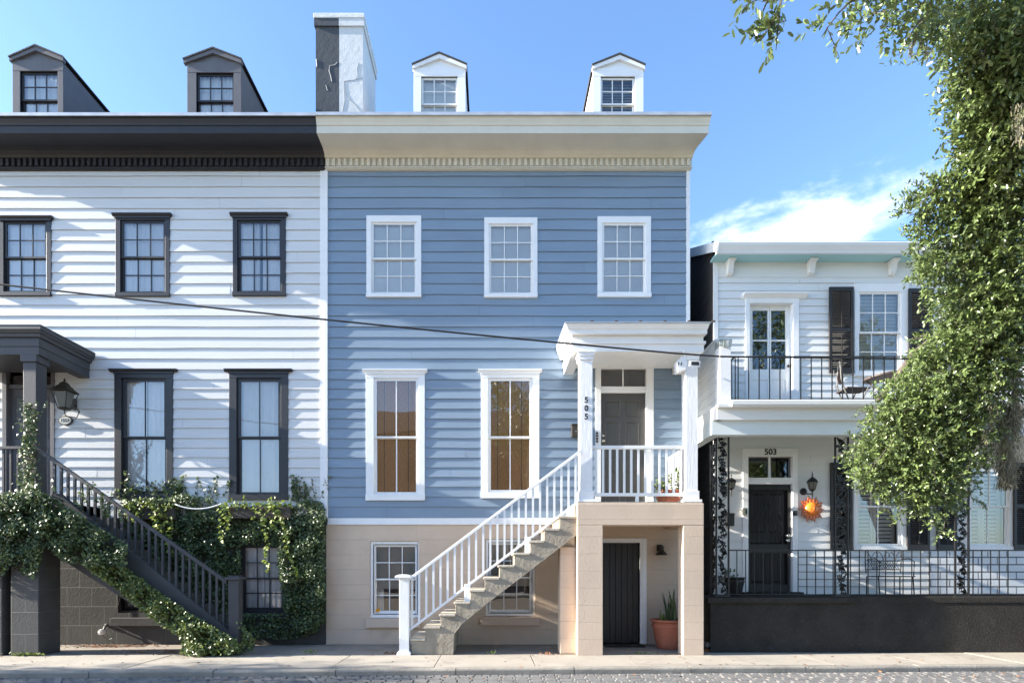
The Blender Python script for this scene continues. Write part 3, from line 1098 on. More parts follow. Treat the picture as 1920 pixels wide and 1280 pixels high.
# basement
bw_l = [PX((452, 532, 1020, 1148), WY), PX((222, 318, 1036, 1148), WY)]
s = MB()
hl = bw_l
wall_sheet(s, XL, XM - .002, 0, 2.66, WY - 0.01, hl)
for h in hl:
    reveal(s, h, WY - 0.01, 0.14)
b = s.build('basement_wall', GREYBLOCK, wh, recalc=False, org=(XM, WY, 0))
s = MB()
s.box(X(208, 11.9), X(331, 11.9), 11.86, 11.99, Z(1173, 11.86), Z(1158, 11.86))
s.build('basement_sill', GREYPLAIN, b, bevel=.006)
window(wh, (452.5, 531.5, 1020.5, 1147.5), (456, 529, 1024, 1144), WY, CHAR, CHAR, 3, ('curtain', 0.0), sill=False, face=WY + .0, recess=.015, seed=91, mun=.02, stile=.03)
window(wh, (222.5, 317.5, 1036.5, 1147.5), (228, 312, 1042, 1142), WY, CHAR, CHAR, 3, ('shade', 1.0, GREYBLIND), sill=False, face=WY + .05, recess=.065, seed=93)

# ================================================================== blue house
bh = thing('house', ((XM + XR) / 2, 12, 0), 'tall blue clapboard house with cream cornice and beige basement', 'house')
up_b = [((687.5, 790, 405.5, 558.5), (696.5, 781, 417.5, 551.5)), ((908, 1007.5, 409, 559), (917, 999, 420.5, 552)), ((1120, 1220, 407, 558), (1129, 1210.5, 419, 550.5))]
mid_b = [((686.5, 796.5, 699, 938), (701, 785, 709, 927)), ((902, 1011, 699, 934), (915, 998, 709, 923))]
holes_b = [PX(o, WY) for _, o in up_b + mid_b]
door_b = PX((1126.5, 1211, 691, 940), WY)
holes_b.append(door_b)
s = MB()
siding(s, XM + 0.035, XR - 0.075, ROWS, WY, 0.017, holes_b, seed=5, wav=0.0045)
s.build('siding', BLUE_SIDING, bh, recalc=False)
s = MB()
s.box(XR - 0.075, XR, WY - 0.03, WY + .3, 2.66, 9.946)
s.build('corner_board', WHITE, bh)
s = MB()
s.box(XM + .035, XR, WY - 0.03, WY + .02, Z(980.5, WY), Z(970.8, WY))
s.prism_x([(WY - .03, Z(980.5, WY)), (WY - .05, Z(981, WY)), (WY - .05, Z(983, WY)), (WY, Z(984, WY)), (WY, Z(980.5, WY))], XM + .035, XR)
s.build('base_board', WHITE, bh)
for i, (o, p) in enumerate(up_b):
    window(bh, o, p, WY, WHITE, SASH, 3, ('shade', 1.0, BLIND), seed=100 + i, stile=0.045, proud=0.03)
for i, (o, p) in enumerate(mid_b):
    window(bh, o, p, WY, WHITE, SASH, 2, ('bamboo',), cap=True, rows=1, capw=0.055, seed=110 + i, stile=0.06, meet=819, mun=0.024)
d0, d1, dz0, dz1 = door_b
s = MB()
s.box(X(1116, WY), d0, WY - .03, WY + .12, 2.81, dz1)
s.box(d1, X(1225, WY), WY - .03, WY + .12, 2.81, dz1)
s.box(X(1116, WY), X(1225, WY), WY - .032, WY + .12, dz1, Z(680, WY))
s.box(d0, d1, WY, WY + .1, Z(735.5, WY), Z(724, WY))
fr = s.build('door_frame', WHITE, bh, bevel=0.004)
s = MB()
xm = (d0 + d1) / 2
s.box(xm - .012, xm + .012, WY + .02, WY + .06, Z(724, WY), dz1)
s.build('glazing_bar', SASH, fr)
g = MB()
g.quad((d0, WY + .05, Z(724, WY)), (d1, WY + .05, Z(724, WY)), (d1, WY + .05, dz1), (d0, WY + .05, dz1))
g.build('transom_pane', GLASS, fr, recalc=False)
panel_door(bh, d0, d1, 2.81, Z(735.5, WY), WY + .06, DOORGREY,
           [(.11, .44, .80, .94), (.56, .89, .80, .94), (.11, .44, .44, .76), (.56, .89, .44, .76), (.11, .44, .07, .34), (.56, .89, .07, .34)],
           handle=(d0 + .06, Z(826, WY)))
s = MB()
s.box(X(1125, WY), X(1285, WY) + .35, WY - .026, WY + .01, Z(693, WY), Z(680.5, WY))
s.build('porch_frieze', WHITE, bh) if False else None
c_b = cornice(bh, XM, XR, 0.0, 0.24, CREAM)
main_roof(bh, XM + .002, XR)
shell(bh, XM + .02, XR - .01, BLUE_SIDING)
dormer(bh, (774, 875, 132), (824, 104), (777, 872), (790, 858, 145, 240), WHITE, SLATE, SASH, 'shade')
dormer(bh, (1110, 1208, 133), (1161, 106), (1112.5, 1205), (1126, 1190, 145, 240), WHITE, SLATE, SASH, 'slats')
# chimney, half charcoal, half white
CY = 13.6
mat('chimney crack grey', (0.30, 0.31, 0.32), .9)
mat('pale exposed plaster', (0.5, 0.5, 0.49), .9)
cx0, cxm, cx1 = X(592, CY), X(636, CY), X(680.5, CY)
zt = Z(37, CY)
ch = MB()
ch.box(cxm, cx1, CY, 15.05, 11.2, zt)
ch.box(cxm, cx1 + .03, CY - .035, 15.08, Z(51, CY), zt - .002)
chm = ch.build('chimney', mat('white chimney stucco', (0.56, 0.58, 0.59), 0.8, var=(2, .08), bump=(9, .007, 7), stain=[(3.2, .6, (.42, .43, .43), .6), (9, .7, (.3, .3, .3), .5)]), bh)
ch = MB()
ch.box(cx0, cxm - .002, CY, 15.05, 11.2, zt)
ch.box(cx0 - .03, cxm - .002, CY - .035, 15.08, Z(51, CY), zt - .002)
ch.build('charcoal_half', mat('charcoal chimney stucco', (0.055, 0.062, 0.072), 0.8, var=(2, .15), bump=(9, .007, 7), stain=[(4.5, .655, (.30, .31, .32), .7), (9, .72, (.3, .3, .3), .5)]), chm)
ch = MB()
for (pl, w_) in ((((672, 118), (669, 132), (671, 143), (667, 150), (645, 153), (648, 176), (655, 188), (664, 196), (674, 208)), .007), (((645, 153), (646, 190), (642, 210)), .007), (((667, 150), (681, 146)), .005)):
    ch.tube([(X(q[0], CY), CY - .002, Z(q[1], CY)) for q in pl], w_, 5)
ch.build('plaster_crack', MATS['chimney crack grey'], chm, recalc=False)['kind'] = 'stuff'
ch = MB()
for (pl, w_) in ((((633, 117), (628, 122), (618, 124), (617, 134), (620, 143), (622, 153)), .008), (((593, 112), (594, 126)), .012), (((611, 160), (614, 170)), .006), (((602, 50), (592, 46)), .010)):
    ch.tube([(X(q[0], CY), CY - .002, Z(q[1], CY)) for q in pl], w_, 5)
ch.build('plaster_crack', MATS['pale exposed plaster'], chm, recalc=False)['kind'] = 'stuff'
ch = MB()
ch.box(cx0 - .045, cx1 + .045, CY - .05, 15.1, zt, Z(28, CY))
ch.build('chimney_cap', mat('pale chimney cap', (0.60, 0.62, 0.62), .8, var=(3, .1), bump=(20, .01)), chm, bevel=.012)
# beige basement
bw_b = [PX((693.5, 785.5, 1014, 1158), WY), PX((910, 1003.5, 1010, 1155), WY), (X(1122, WY), X(1199, WY), 0.0, Z(1017, WY))]
s = MB()
wall_sheet(s, XM + .002, XR, 0, Z(984, WY), WY - .012, bw_b)
for h in bw_b:
    reveal(s, h, WY - .012, .13)
b = s.build('basement_wall', BEIGE, bh, recalc=False, org=(XM, WY, 0))
for q in ((685, 787.5, 1160, 1176), (901, 1012, 1156.5, 1172)):
    s = MB()
    s.box(X(q[0], 11.9), X(q[1], 11.9), 11.905, 11.985, Z(q[3], 11.9), Z(q[2], 11.9))
    s.build('basement_sill', BEIGE_PLAIN, b, bevel=.006)
w, op = window(bh, (694, 785, 1014.5, 1157.5), (700.5, 781.5, 1021, 1150), WY, WHITE, SASH, 3, ('shade', .62, GREYBLIND), sill=False, face=WY + .045, recess=.06, seed=120)
s = MB()
fabric_folds(s, op[0], op[0] + .17, op[2], op[3] - .6, WY + .26, seed=4)
s.build('curtain', CURTAIN, w, recalc=False)
window(bh, (910.5, 1003, 1010.5, 1154.5), (917, 997, 1017, 1148), WY, SASH, SASH, 3, ('shade', .60, GREYBLIND), sill=False, face=WY + .045, recess=.06, seed=121)
s = MB()
zf = Z(1017, WY)
s.box(X(1199, WY), X(1210, WY), WY - .05, WY + .1, 0.02, zf)
s.box(X(1203, WY), X(1211, WY), WY - .065, WY - .05, 0.02, zf + .08)
s.box(X(1112, WY), X(1210, WY), WY - .05, WY + .1, zf, zf + .095)
s.box(X(1112, WY), X(1122, WY), WY - .05, WY + .1, 0.02, zf)
fr = s.build('door_frame', WHITE, bh, bevel=.004)
s = MB()
xa, xb = X(1122, WY), X(1199, WY)
for k in range(7):
    s.box(xa + (xb - xa) * k / 7 + .004, xa + (xb - xa) * (k + 1) / 7 - .004, WY + .05, WY + .085, .03, zf)
s.box(xa, xb, WY + .07, WY + .1, .03, zf)
s.build('door', DOORBLACK, bh, label='black plank door of the basement under the landing', bevel=.004)

# alarm stickers on the panes (orange discs)
for (px_, py_, yy, nm) in ((708.5, 1143.5, WY + .09, 'orange round alarm sticker in the basement window by the stair newel'),
                           (924.5, 916.5, WY + .085, 'orange round alarm sticker low in a bamboo blind window')):
    s = MB()
    s.lathe((X(px_, yy), yy, Z(py_, yy)), [(.042, 0), (.042, .003)], 18, 'y')
    st = s.build('window_sticker', STICKER)
    tag(st, nm, 'sticker')

# ================================================================== entrance porch of the blue house
PF = 10.48
LZ = 2.80
po = thing('entrance_porch', (2.72, 11.2, 0), 'white columned porch with flat hood on a beige stucco landing, numbered 505', 'porch')
pl0, pl1 = X(1082.5, PF), X(1130.5, PF)
pr0, pr1 = X(1281, PF), X(1320, PF)
s = MB()
s.box(pl0, pl1, PF, PF + .36, 0, 2.395)
s.box(pr0, pr1, PF + .003, PF + .30, 0, 2.395)
s.box(pl0, pr1, PF, PF + .30, 2.395, LZ - .002)
s.box(pl0, pl0 + .28, PF + .30, WY - .02, 2.42, LZ - .004)
s.box(pr1 - .28, pr1, PF + .30, WY - .02, 2.42, LZ - .004)
s.box(pl0 + .28, pr1 - .28, PF + .30, WY - .02, 2.60, LZ - .006)
s.box(1.25, pl0 - .002, 10.68, 11.05, 0, 2.0)
s.build('landing', BEIGE, po, org=(pl0 - .05, PF, -0.02), bevel=.012)
s = MB()
s.box(pl0 + .02, pr1 - .01, PF + .06, WY - .05, LZ + .001, LZ + .03)
s.build('landing_floor', KERB, po)


def porch_post(px0, px1, Y0, zb, zt_):
    x0, x1 = X(px0, Y0), X(px1, Y0)
    y1 = Y0 + (x1 - x0)
    a = MB()
    a.box(x0, x1, Y0, y1, zb + .25, zt_ - .16)
    o = a.build('post', mat('white wood post', (0.80, 0.80, 0.80), .5, var=(3, .05), bump=(20, .005, 6), stretch=(2, 2, .35)) if 'white wood post' not in MATS else MATS['white wood post'], po, bevel=.006)
    b2 = MB()
    b2.box(x0 - .022, x1 + .022, Y0 - .022, y1 + .022, zb + .085, zb + .25)
    b2.box(x0 - .06, x1 + .06, Y0 - .06, y1 + .06, zb + .03, zb + .085)
    b2.box(x0 - .04, x1 + .04, Y0 - .04, y1 + .04, zb + .002, zb + .03)
    b2.build('post_base', WHITE, o, bevel=.005)
    c2 = MB()
    c2.box(x0 - .02, x1 + .02, Y0 - .02, y1 + .02, zt_ - .16, zt_ - .09)
    c2.prism_y([(x0 - .02, zt_ - .09), (x1 + .02, zt_ - .09), (x1 + .05, zt_ - .03), (x0 - .05, zt_ - .03)], Y0 - .035, y1 + .035)
    c2.box(x0 - .055, x1 + .055, Y0 - .05, y1 + .05, zt_ - .03, zt_)
    c2.build('post_capital', WHITE, o, bevel=.004)
    return o, x0, x1, y1


BB = Z(659, 10.69)                             # underside of the hood's beams
p1, a0, a1, ay = porch_post(1087.5, 1111, 10.68, LZ, BB)
p2, b0, b1, by = porch_post(1285.5, 1308.5, 10.68, LZ, BB)
tn = text_mesh('house_number', '5\n0\n5', IRON, p1, ((a0 + a1) / 2 + .0, 10.675, Z(765.5, 10.68)), 0.155, .006, .002)

hx0, hx1 = X(1073, 10.66), X(1321, 10.66)
s = MB()
# architrave beams
s.box(hx0, hx1, 10.69, 10.90, BB, Z(645, 10.69))
s.box(hx0, hx0 + .2, 10.90, WY - .035, BB, Z(645, 10.69))
s.box(hx1 - .2, hx1, 10.90, WY - .035, BB, Z(645, 10.69))
z2 = Z(645, 10.69)
s.box(hx0 - .03, hx1 + .03, 10.66, WY - .035, z2, z2 + .05)
z3 = z2 + .05
z4 = Z(624, 10.57)
s.box(hx0 + .01, hx1 - .01, 10.685, WY - .036, z3, z4)
hood = s.build('hood_beam', WHITE, po, bevel=.004)
s = MB()
pr = [(0.0, z4), (0.09, z4), (0.09, z4 + .075), (0.105, z4 + .08), (0.13, z4 + .13), (0.145, z4 + .15), (0.145, z4 + .165), (0.0, z4 + .175)]


def ring(pr):      # moulding carried round the front and both sides of the hood
    n = len(pr)
    vs = []
    lx, rx, fy = hx0 + .01, hx1 - .01, 10.685
    for o_, z_ in pr:
        ox = o_ * 0.42
        vs.append((lx - o_, WY - .037, z_))
        vs.append((lx - o_, fy - o_, z_))
        vs.append((rx + ox, fy - o_, z_))
        vs.append((rx + ox, WY - .037, z_))
    fs = []
    for i in range(n - 1):
        for k in range(3):
            fs.append((i * 4 + k, i * 4 + k + 1, (i + 1) * 4 + k + 1, (i + 1) * 4 + k))
    return vs, fs


v_, f_ = ring(pr)
s.add(v_, f_)
s.build('hood_moulding', WHITE, po)
s = MB()
zt2 = z4 + .168
s.prism_x([(10.525, zt2), (10.525, zt2 + .022), (WY - .03, zt2 + .16), (WY - .03, zt2 + .01)], hx0 - .15, hx1 + .075)
hr = s.build('hood_roof', TIN, po)
s = MB()
for k in range(6):
    xx = hx0 + .35 + k * .45
    s.box(xx - .03, xx + .03, 10.535, 10.56, zt2 + .026, zt2 + .05)
s.build('snow_cleats', RUSTIRON, hr)
s = MB()
s.box(hx0 + .2, hx1 - .2, 10.90, WY - .037, z2 - .004, z2 + .03)
s.box(hx0 + .2, hx1 - .2, WY - .06, WY - .024, Z(691, WY), z2 - .006)
s.build('porch_ceiling', WHITE, po)


def baluster_box(mb, x, y, z0, z1, w=.019):
    mb.box(x - w, x + w, y - w, y + w, z0, z1)


RY = 10.76
zt_r, zb_r = Z(835.5, RY), Z(924, RY)
rl = MB()
rl.box(a1 + .001, b0 - .001, RY - .035, RY + .035, zt_r - .062, zt_r)
rp = rl.build('railing', WHITE, po, bevel=.004)
rl = MB()
rl.box(a1 + .001, b0 - .001, RY - .028, RY + .028, zb_r - .06, zb_r)
xs_ = a1 + (b0 - a1) * .49
rl.box(xs_ - .03, xs_ + .03, RY - .025, RY + .025, LZ + .03, zb_r - .06)
rl.build('bottom_rail', WHITE, rp, bevel=.004)
nb = 13
for k in range(nb):
    xx = a1 + (b0 - a1) * (k + .6) / (nb + .1)
    q = MB()
    baluster_box(q, xx, RY, zb_r, zt_r - .062)
    q.build('baluster', WHITE, rp)
rl = MB()
rx = b0 + .08
rl.box(rx - .035, rx + .035, by + .001, WY - .06, zt_r - .062, zt_r)
rp = rl.build('railing', WHITE, po, bevel=.004)
rl = MB()
rl.box(rx - .028, rx + .028, by + .001, WY - .06, zb_r - .06, zb_r)
rl.build('bottom_rail', WHITE, rp, bevel=.004)
for k in range(9):
    yy = by + (WY - .06 - by) * (k + .6) / 9.1
    q = MB()
    baluster_box(q, rx, yy, zb_r, zt_r - .062)
    q.build('baluster', WHITE, rp)

# ------------------------------------------------------------------ stair of the blue house
st = thing('staircase', (X(920, 10.6), 11.2, 0), 'weathered concrete stair with white railing climbing to the blue house porch', 'stairs')
SY0, SY1 = 10.56, 11.84
ris = [772, 797.5, 826, 854, 882, 909, 936.5, 964.5, 994, 1020.5, 1049.5, 1079.5]
top = [1196 - 22.9 * k for k in range(11)]
body = [(X(772, SY0), 0.0)]
for k in range(11):
    body.append((X(ris[k], SY0), Z(top[k], SY0) - .045))
    body.append((X(ris[k + 1], SY0), Z(top[k], SY0) - .045))
body.append((pl0 - .003, Z(943, SY0) - .01))
body += [(pl0 - .003, Z(1003, SY0)), (X(1000, SY0), Z(1065, SY0)), (X(920, SY0), Z(1126, SY0)), (X(868, SY0), Z(1168, SY0)), (X(852, SY0), Z(1188, SY0)), (X(850, SY0), 0.0)]
# body in slices so the outline is a clean strip of quads
s = MB()
n = len(body)
s.prism_y(body, SY0, SY1)
me_body = s
sb_ = s.build('steps', CONC, st, bevel=.01)
s = MB()
for k in range(11):
    x0_, x1_ = X(ris[k], SY0), X(ris[k + 1], SY0)
    z_ = Z(top[k], SY0)
    s.box(x0_ - .028, x1_ - .002, SY0 - .02, SY1, z_ - .044, z_)
s.build('treads', mat('worn sunlit tread concrete', (0.50, 0.44, 0.35), .9, var=(4, .2), bump=(20, .008), stain=(5, .62, (.22, .19, .15), .5)), st, bevel=.008)  # stair concrete colour lightened, sunlight on the tread tops painted in


def stair_rail(parent, top_pts, low_pts, Y, nbal, material, th=.062, tl=.055, w=.03, bw=.019, cap=True):
    """sloped top and bottom rail between two pixel points each, balusters between them."""
    (tx0, ty0), (tx1, ty1) = top_pts
    (lx0, ly0), (lx1, ly1) = low_pts
    a, b = (X(tx0, Y), Z(ty0, Y)), (X(tx1, Y), Z(ty1, Y))
    c, d = (X(lx0, Y), Z(ly0, Y)), (X(lx1, Y), Z(ly1, Y))
    mb = MB()
    mb.prism_y([(a[0], a[1] - th), (b[0], b[1] - th), b, a], Y - w, Y + w)
    r_ = mb.build('railing', material, parent, bevel=.004)
    mb = MB()
    mb.prism_y([(c[0], c[1] - tl), (d[0], d[1] - tl), d, c], Y - w * .8, Y + w * .8)
    mb.build('bottom_rail', material, r_, bevel=.004)
    for k in range(nbal):
        t = (k + .5) / nbal
        xx = max(a[0], c[0]) + (min(b[0], d[0]) - max(a[0], c[0])) * t
        if b[0] < a[0]:
            xx = min(a[0], c[0]) + (max(b[0], d[0]) - min(a[0], c[0])) * t
        zt_ = a[1] + (b[1] - a[1]) * (xx - a[0]) / (b[0] - a[0]) - th
        zl = c[1] + (d[1] - c[1]) * (xx - c[0]) / (d[0] - c[0])
        q = MB()
        sl = (b[1] - a[1]) / (b[0] - a[0])
        q.add([(xx - bw, Y - bw, zl - sl * bw), (xx + bw, Y - bw, zl + sl * bw), (xx + bw, Y + bw, zl + sl * bw), (xx - bw, Y + bw, zl - sl * bw),
               (xx - bw, Y - bw, zt_ - sl * bw), (xx + bw, Y - bw, zt_ + sl * bw), (xx + bw, Y + bw, zt_ + sl * bw), (xx - bw, Y + bw, zt_ - sl * bw)],
              [(3, 2, 1, 0), (4, 5, 6, 7), (0, 1, 5, 4), (1, 2, 6, 5), (2, 3, 7, 6), (3, 0, 4, 7)])
        q.build('baluster', material, r_)
    return r_


SRY = 10.63
stair_rail(st, ((766, 1083.5), (1088, 843)), ((766, 1179), (1086, 936)), SRY, 24, WHITE)
for q_ in ((876.5, 1096, 1130), (989.5, 1008, 1040)):
    s = MB()
    s.box(X(q_[0] - 5.5, SRY), X(q_[0] + 5.5, SRY), SRY - .04, SRY + .04, Z(q_[2], SRY), Z(q_[1], SRY) + .02)
    s.build('rail_support', WHITE, st, bevel=.004)
NY = 10.52
s = MB()
s.box(X(748.5, NY), X(766.5, NY), NY, NY + .18, .07, Z(1085, NY))
s.box(X(744.5, NY), X(770.5, NY), NY - .04, NY + .22, 0.001, .045)
s.prism_y([(X(744.5, NY), .045), (X(770.5, NY), .045), (X(767, NY), .08), (X(748, NY), .08)], NY - .03, NY + .21)
nw = s.build('newel_post', WHITE, st, bevel=.005)
s = MB()
s.box(X(746, NY), X(769, NY), NY - .025, NY + .205, Z(1085, NY), Z(1083, NY))
s.box(X(741.5, NY), X(770.5, NY), NY - .055, NY + .235, Z(1083, NY), Z(1079, NY))
s.prism_y([(X(741.5, NY), Z(1079, NY)), (X(770.5, NY), Z(1079, NY)), (X(764, NY), Z(1076.5, NY)), (X(748, NY), Z(1076.5, NY))], NY - .02, NY + .2)
s.build('newel_cap', WHITE, nw, bevel=.006)

# ================================================================== porch and stair of the white house
pw = thing('entrance_porch', (-9.2, 11.2, 0), 'charcoal porch with flat hood on block piers, overgrown with ivy', 'porch')
LY = 10.45
s = MB()
s.box(X(20, LY), X(72.5, LY), LY, LY + .53, 0, 2.35)
s.box(X(20, LY) - 1.95, X(3.5, LY), LY, LY + .53, 0, 2.35)
s.box(X(20, LY) - 1.95, X(72.5, LY) + .02, LY - .002, LY + .3, 2.35, 2.83)
s.box(X(20, LY) - 1.95, X(72.5, LY) + .02, LY + .3, WY - .02, 2.64, 2.83)
s.build('landing', GREYBLOCK, pw, org=(X(20, LY), LY, 0.0), bevel=.012)


def dark_post(px0, px1, Y0, zt_):
    x0, x1 = X(px0, Y0), X(px1, Y0)
    a = MB()
    a.box(x0, x1, Y0, Y0 + .26, 2.83, zt_ - .13)
    a.box(x0 - .03, x1 + .03, Y0 - .03, Y0 + .29, zt_ - .13, zt_)
    return a.build('post', PORCHG, pw, bevel=.006)


BL = Z(664.5, 10.64)
dark_post(43.5, 67.5, 10.66, BL)
dark_post(-150, -126, 10.66, BL)
lx0, lx1 = X(-170, 10.6), X(73, 10.64)
s = MB()
s.box(lx0, lx1, 10.64, 10.86, BL, Z(649.5, 10.64))
s.box(lx1 - .22, lx1, 10.86, WY - .03, BL, Z(649.5, 10.64))
zz1 = Z(649.5, 10.64)
s.box(lx0, lx1 + .012, 10.628, WY - .031, zz1, zz1 + .16)
zz2 = zz1 + .16
s.build('hood_beam', PORCHG, pw, bevel=.004)
s = MB()
prl = [(0.0, zz2), (0.04, zz2 + .005), (0.05, zz2 + .06), (0.075, zz2 + .07), (0.09, zz2 + .11), (0.11, zz2 + .12), (0.11, zz2 + .185), (0.0, zz2 + .20)]
vs, fs = [], []
for o_, z_ in prl:
    vs += [(lx0, 10.63 - o_, z_), (lx1 + .01 + o_, 10.63 - o_, z_), (lx1 + .01 + o_, WY - .032, z_)]
for i in range(len(prl) - 1):
    for k in range(2):
        fs.append((i * 3 + k, i * 3 + k + 1, i * 3 + k + 4, i * 3 + k + 3))
s.add(vs, fs)
s.build('hood_moulding', PORCHG, pw)
s = MB()
s.prism_x([(10.515, zz2 + .187), (10.515, zz2 + .20), (WY - .03, zz2 + .22), (WY - .03, zz2 + .15)], lx0, lx1 + .125)
s.build('hood_roof', CHAR2, pw)
s = MB()
s.box(lx0, lx1 - .22, 10.86, WY - .033, zz1 - .03, zz1 - .001)
s.build('porch_ceiling', PORCHG, pw)
rl = MB()
RYL = 10.74
zt_l, zb_l = Z(837, RYL), Z(928, RYL)
rx0, rx1 = X(-126, RYL), X(43, RYL)
rl.box(rx0, rx1, RYL - .035, RYL + .035, zt_l - .05, zt_l)
rp = rl.build('railing', PORCHG, pw, bevel=.004)
rl = MB()
rl.box(rx0, rx1, RYL - .03, RYL + .03, zb_l - .05, zb_l)
rl.build('bottom_rail', PORCHG, rp, bevel=.004)
for k in range(12):
    q = MB()
    baluster_box(q, rx1 - .09 - k * .136, RYL, zb_l, zt_l - .05, .018)
    q.build('baluster', PORCHG, rp)

sl_ = thing('staircase', (X(260, 10.6), 11.2, 0), 'dark concrete stair with charcoal railing under trailing ivy, white house', 'stairs')
Y0 = 10.56
nst = 12
xt, xbm = X(113, Y0), X(424, Y0)
zt_s, zb_s = 2.83, 0.0
body = [(xt, zt_s)]
for k in range(nst):
    xx0 = xt + (xbm - xt) * k / nst
    xx1 = xt + (xbm - xt) * (k + 1) / nst
    zz = zt_s - (zt_s - .2) * (k + 1) / (nst + .2)
    body += [(xx0, zz), (xx1, zz)]
body += [(xbm, 0.0), (X(345, Y0), 0.0), (X(345, Y0), Z(1200, Y0)), (xt, Z(1052, Y0))]
s = MB()
s.prism_y(body, Y0 + .12, 11.84)
s.build('steps', GREYPLAIN, sl_)
s = MB()
s.prism_y([(X(96, Y0), Z(925, Y0)), (X(110, Y0), Z(925, Y0)), (X(436, Y0), Z(1187, Y0)), (X(436, Y0), .0), (X(352, Y0), .0), (X(352, Y0), Z(1196, Y0)), (X(110, Y0), Z(1030, Y0)), (X(96, Y0), Z(1030, Y0))], Y0, Y0 + .118)
s.build('stringer', GREYPLAIN, sl_, bevel=.008)
stair_rail(sl_, ((71, 838), (426, 1087)), ((96, 936), (430, 1180)), 10.61, 26, PORCHG, th=.075, tl=.03, bw=.02)
NY = 10.52
s = MB()
s.box(X(428, NY), X(447, NY), NY, NY + .19, 0.001, Z(1086, NY))
nw = s.build('newel_post', PORCHG, sl_, bevel=.006)
s = MB()
s.box(X(423, NY), X(452, NY), NY - .05, NY + .24, Z(1086, NY), Z(1081, NY))
s.box(X(428, NY), X(447, NY), NY, NY + .19, Z(1081, NY), Z(1078.5, NY))
s.build('newel_cap', PORCHG, nw, bevel=.006)

# ================================================================== small white house with balcony
WR = 12.0
HX0, HX1 = X(1337.5, WR), 13.5
rh = thing('house', ((HX0 + HX1) / 2, 12, 0), 'low white clapboard house with balcony, black shutters and a black front door', 'house')
FZ = 1.06                      # porch floor
BZ = 4.72                      # balcony floor
up_rows = [Z(752 - 14.35 * k, WR) for k in range(16)] + [Z(521, WR)]
up_rows = [Z(760.0, WR)] + [Z(p, WR) for p in np.arange(745.5, 523, -14.3)] + [Z(520.5, WR)]
lo_rows = [Z(p, WR) for p in np.arange(1115, 792, -14.5)]
fd = PX((1405, 1486, 569, 752), WR)
uw = ((1601, 1703, 532, 706), (1609, 1688, 548, 698))
nd = PX((1402, 1485, 856, 1113), WR)
lw1 = ((1599, 1700, 862, 1031), (1607, 1690, 874, 1024))
lw2 = ((1811, 1900, 862, 1031), (1819, 1891, 874, 1024))
uw2 = ((1830, 1932, 532, 706), (1838, 1917, 548, 698))
holes_u = [fd, PX(uw[1], WR), PX(uw2[1], WR)]
holes_d = [nd, PX(lw1[1], WR), PX(lw2[1], WR)]
s = MB()
siding(s, HX0 + .09, HX1, up_rows, WR, 0.014, holes_u, seed=31, wav=.003)
siding(s, HX0 + .09, HX1, lo_rows, WR, 0.014, holes_d, seed=33, wav=.003)
s.build('siding', HOUSE3, rh, recalc=False)
s = MB()
s.box(HX0, HX0 + .09, WR - .03, WR + .05, FZ, Z(490, WR))
s.box(HX0 + .09, HX1, WR - .02, WR + .02, Z(520.5, WR), Z(489, WR))
s.build('frieze_board', HOUSE3, rh)
# lower brickwork under the right-hand windows
s = MB()
s.box(X(1745, 11.93), HX1, 11.955, 11.985, FZ, Z(1033, 11.93))
s.build('brick_panel', BRICKWHITE, rh, org=(X(1745, 11.955), 11.955, FZ))
window(rh, uw[0], uw[1], WR, WHITE, SASH, 3, ('slats', .075, BLIND), seed=140, capw=.03)
window(rh, uw2[0], uw2[1], WR, WHITE, SASH, 3, ('slats', .075, BLIND), seed=141, capw=.03)
for k_, (o, p) in enumerate((lw1, lw2)):
    w, op = window(rh, o, p, WR, WHITE, SASH, 2, None, rows=1, seed=142 + k_, stile=.05)
    q = MB()                       # white plantation shutters inside
    x0, x1, z0, z1 = op
    xm = (x0 + x1) / 2
    yy = WR + .2
    for (a, b) in ((x0, xm - .004), (xm + .004, x1)):
        q.box(a, a + .06, yy, yy + .03, z0, z1)
        q.box(b - .06, b, yy, yy + .03, z0, z1)
        for zz in (z0 + .04, (z0 + z1) / 2, z1 - .04):
            q.box(a + .06, b - .06, yy + .001, yy + .029, zz - .045, zz + .045)
        nn = int((z1 - z0 - .2) / .082)
        for i in range(nn):
            zz = z0 + .1 + (z1 - z0 - .2) * (i + .5) / nn
            q.prism_x([(yy - .01, zz - .030), (yy - .006, zz - .034), (yy + .036, zz + .026), (yy + .032, zz + .03)], a + .06, b - .06)
    q.build('louvre_shutter', BLIND, w)


def shutter(px0, px1, py0, py1):
    x0, x1, z1, z0 = X(px0, WR - .06), X(px1, WR - .06), Z(py0, WR - .06), Z(py1, WR - .06)
    y0, y1 = WR - .075, WR - .04
    q = MB()
    q.box(x0, x0 + .055, y0, y1, z0, z1)
    q.box(x1 - .055, x1, y0, y1, z0, z1)
    for a, b in ((z0, z0 + .11), (z1 - .08, z1), ((z0 + z1) / 2 - .04, (z0 + z1) / 2 + .04)):
        q.box(x0 + .055, x1 - .055, y0 + .001, y1 - .001, a, b)
    xm = (x0 + x1) / 2
    q.box(xm - .008, xm + .008, y0 - .008, y0 + .004, z0 + .12, (z0 + z1) / 2 - .05)
    q.box(xm - .008, xm + .008, y0 - .008, y0 + .004, (z0 + z1) / 2 + .05, z1 - .1)
    nn = int((z1 - z0) / .042)
    for i in range(nn):
        zz = z0 + (z1 - z0) * (i + .5) / nn
        q.prism_x([(y0 + .004, zz - .018), (y0 + .008, zz - .021), (y1 - .003, zz + .014), (y1 - .007, zz + .017)], x0 + .055, x1 - .055)
    return q.build('shutter', SHUTTER, rh)


for t in ((1555, 1600, 538, 699), (1704, 1749, 541, 699), (1784, 1829, 541, 699), (1557, 1598, 867, 1030), (1701, 1743, 867, 1030), (1757, 1794, 867, 1030), (1901, 1942, 867, 1030)):
    shutter(*t)

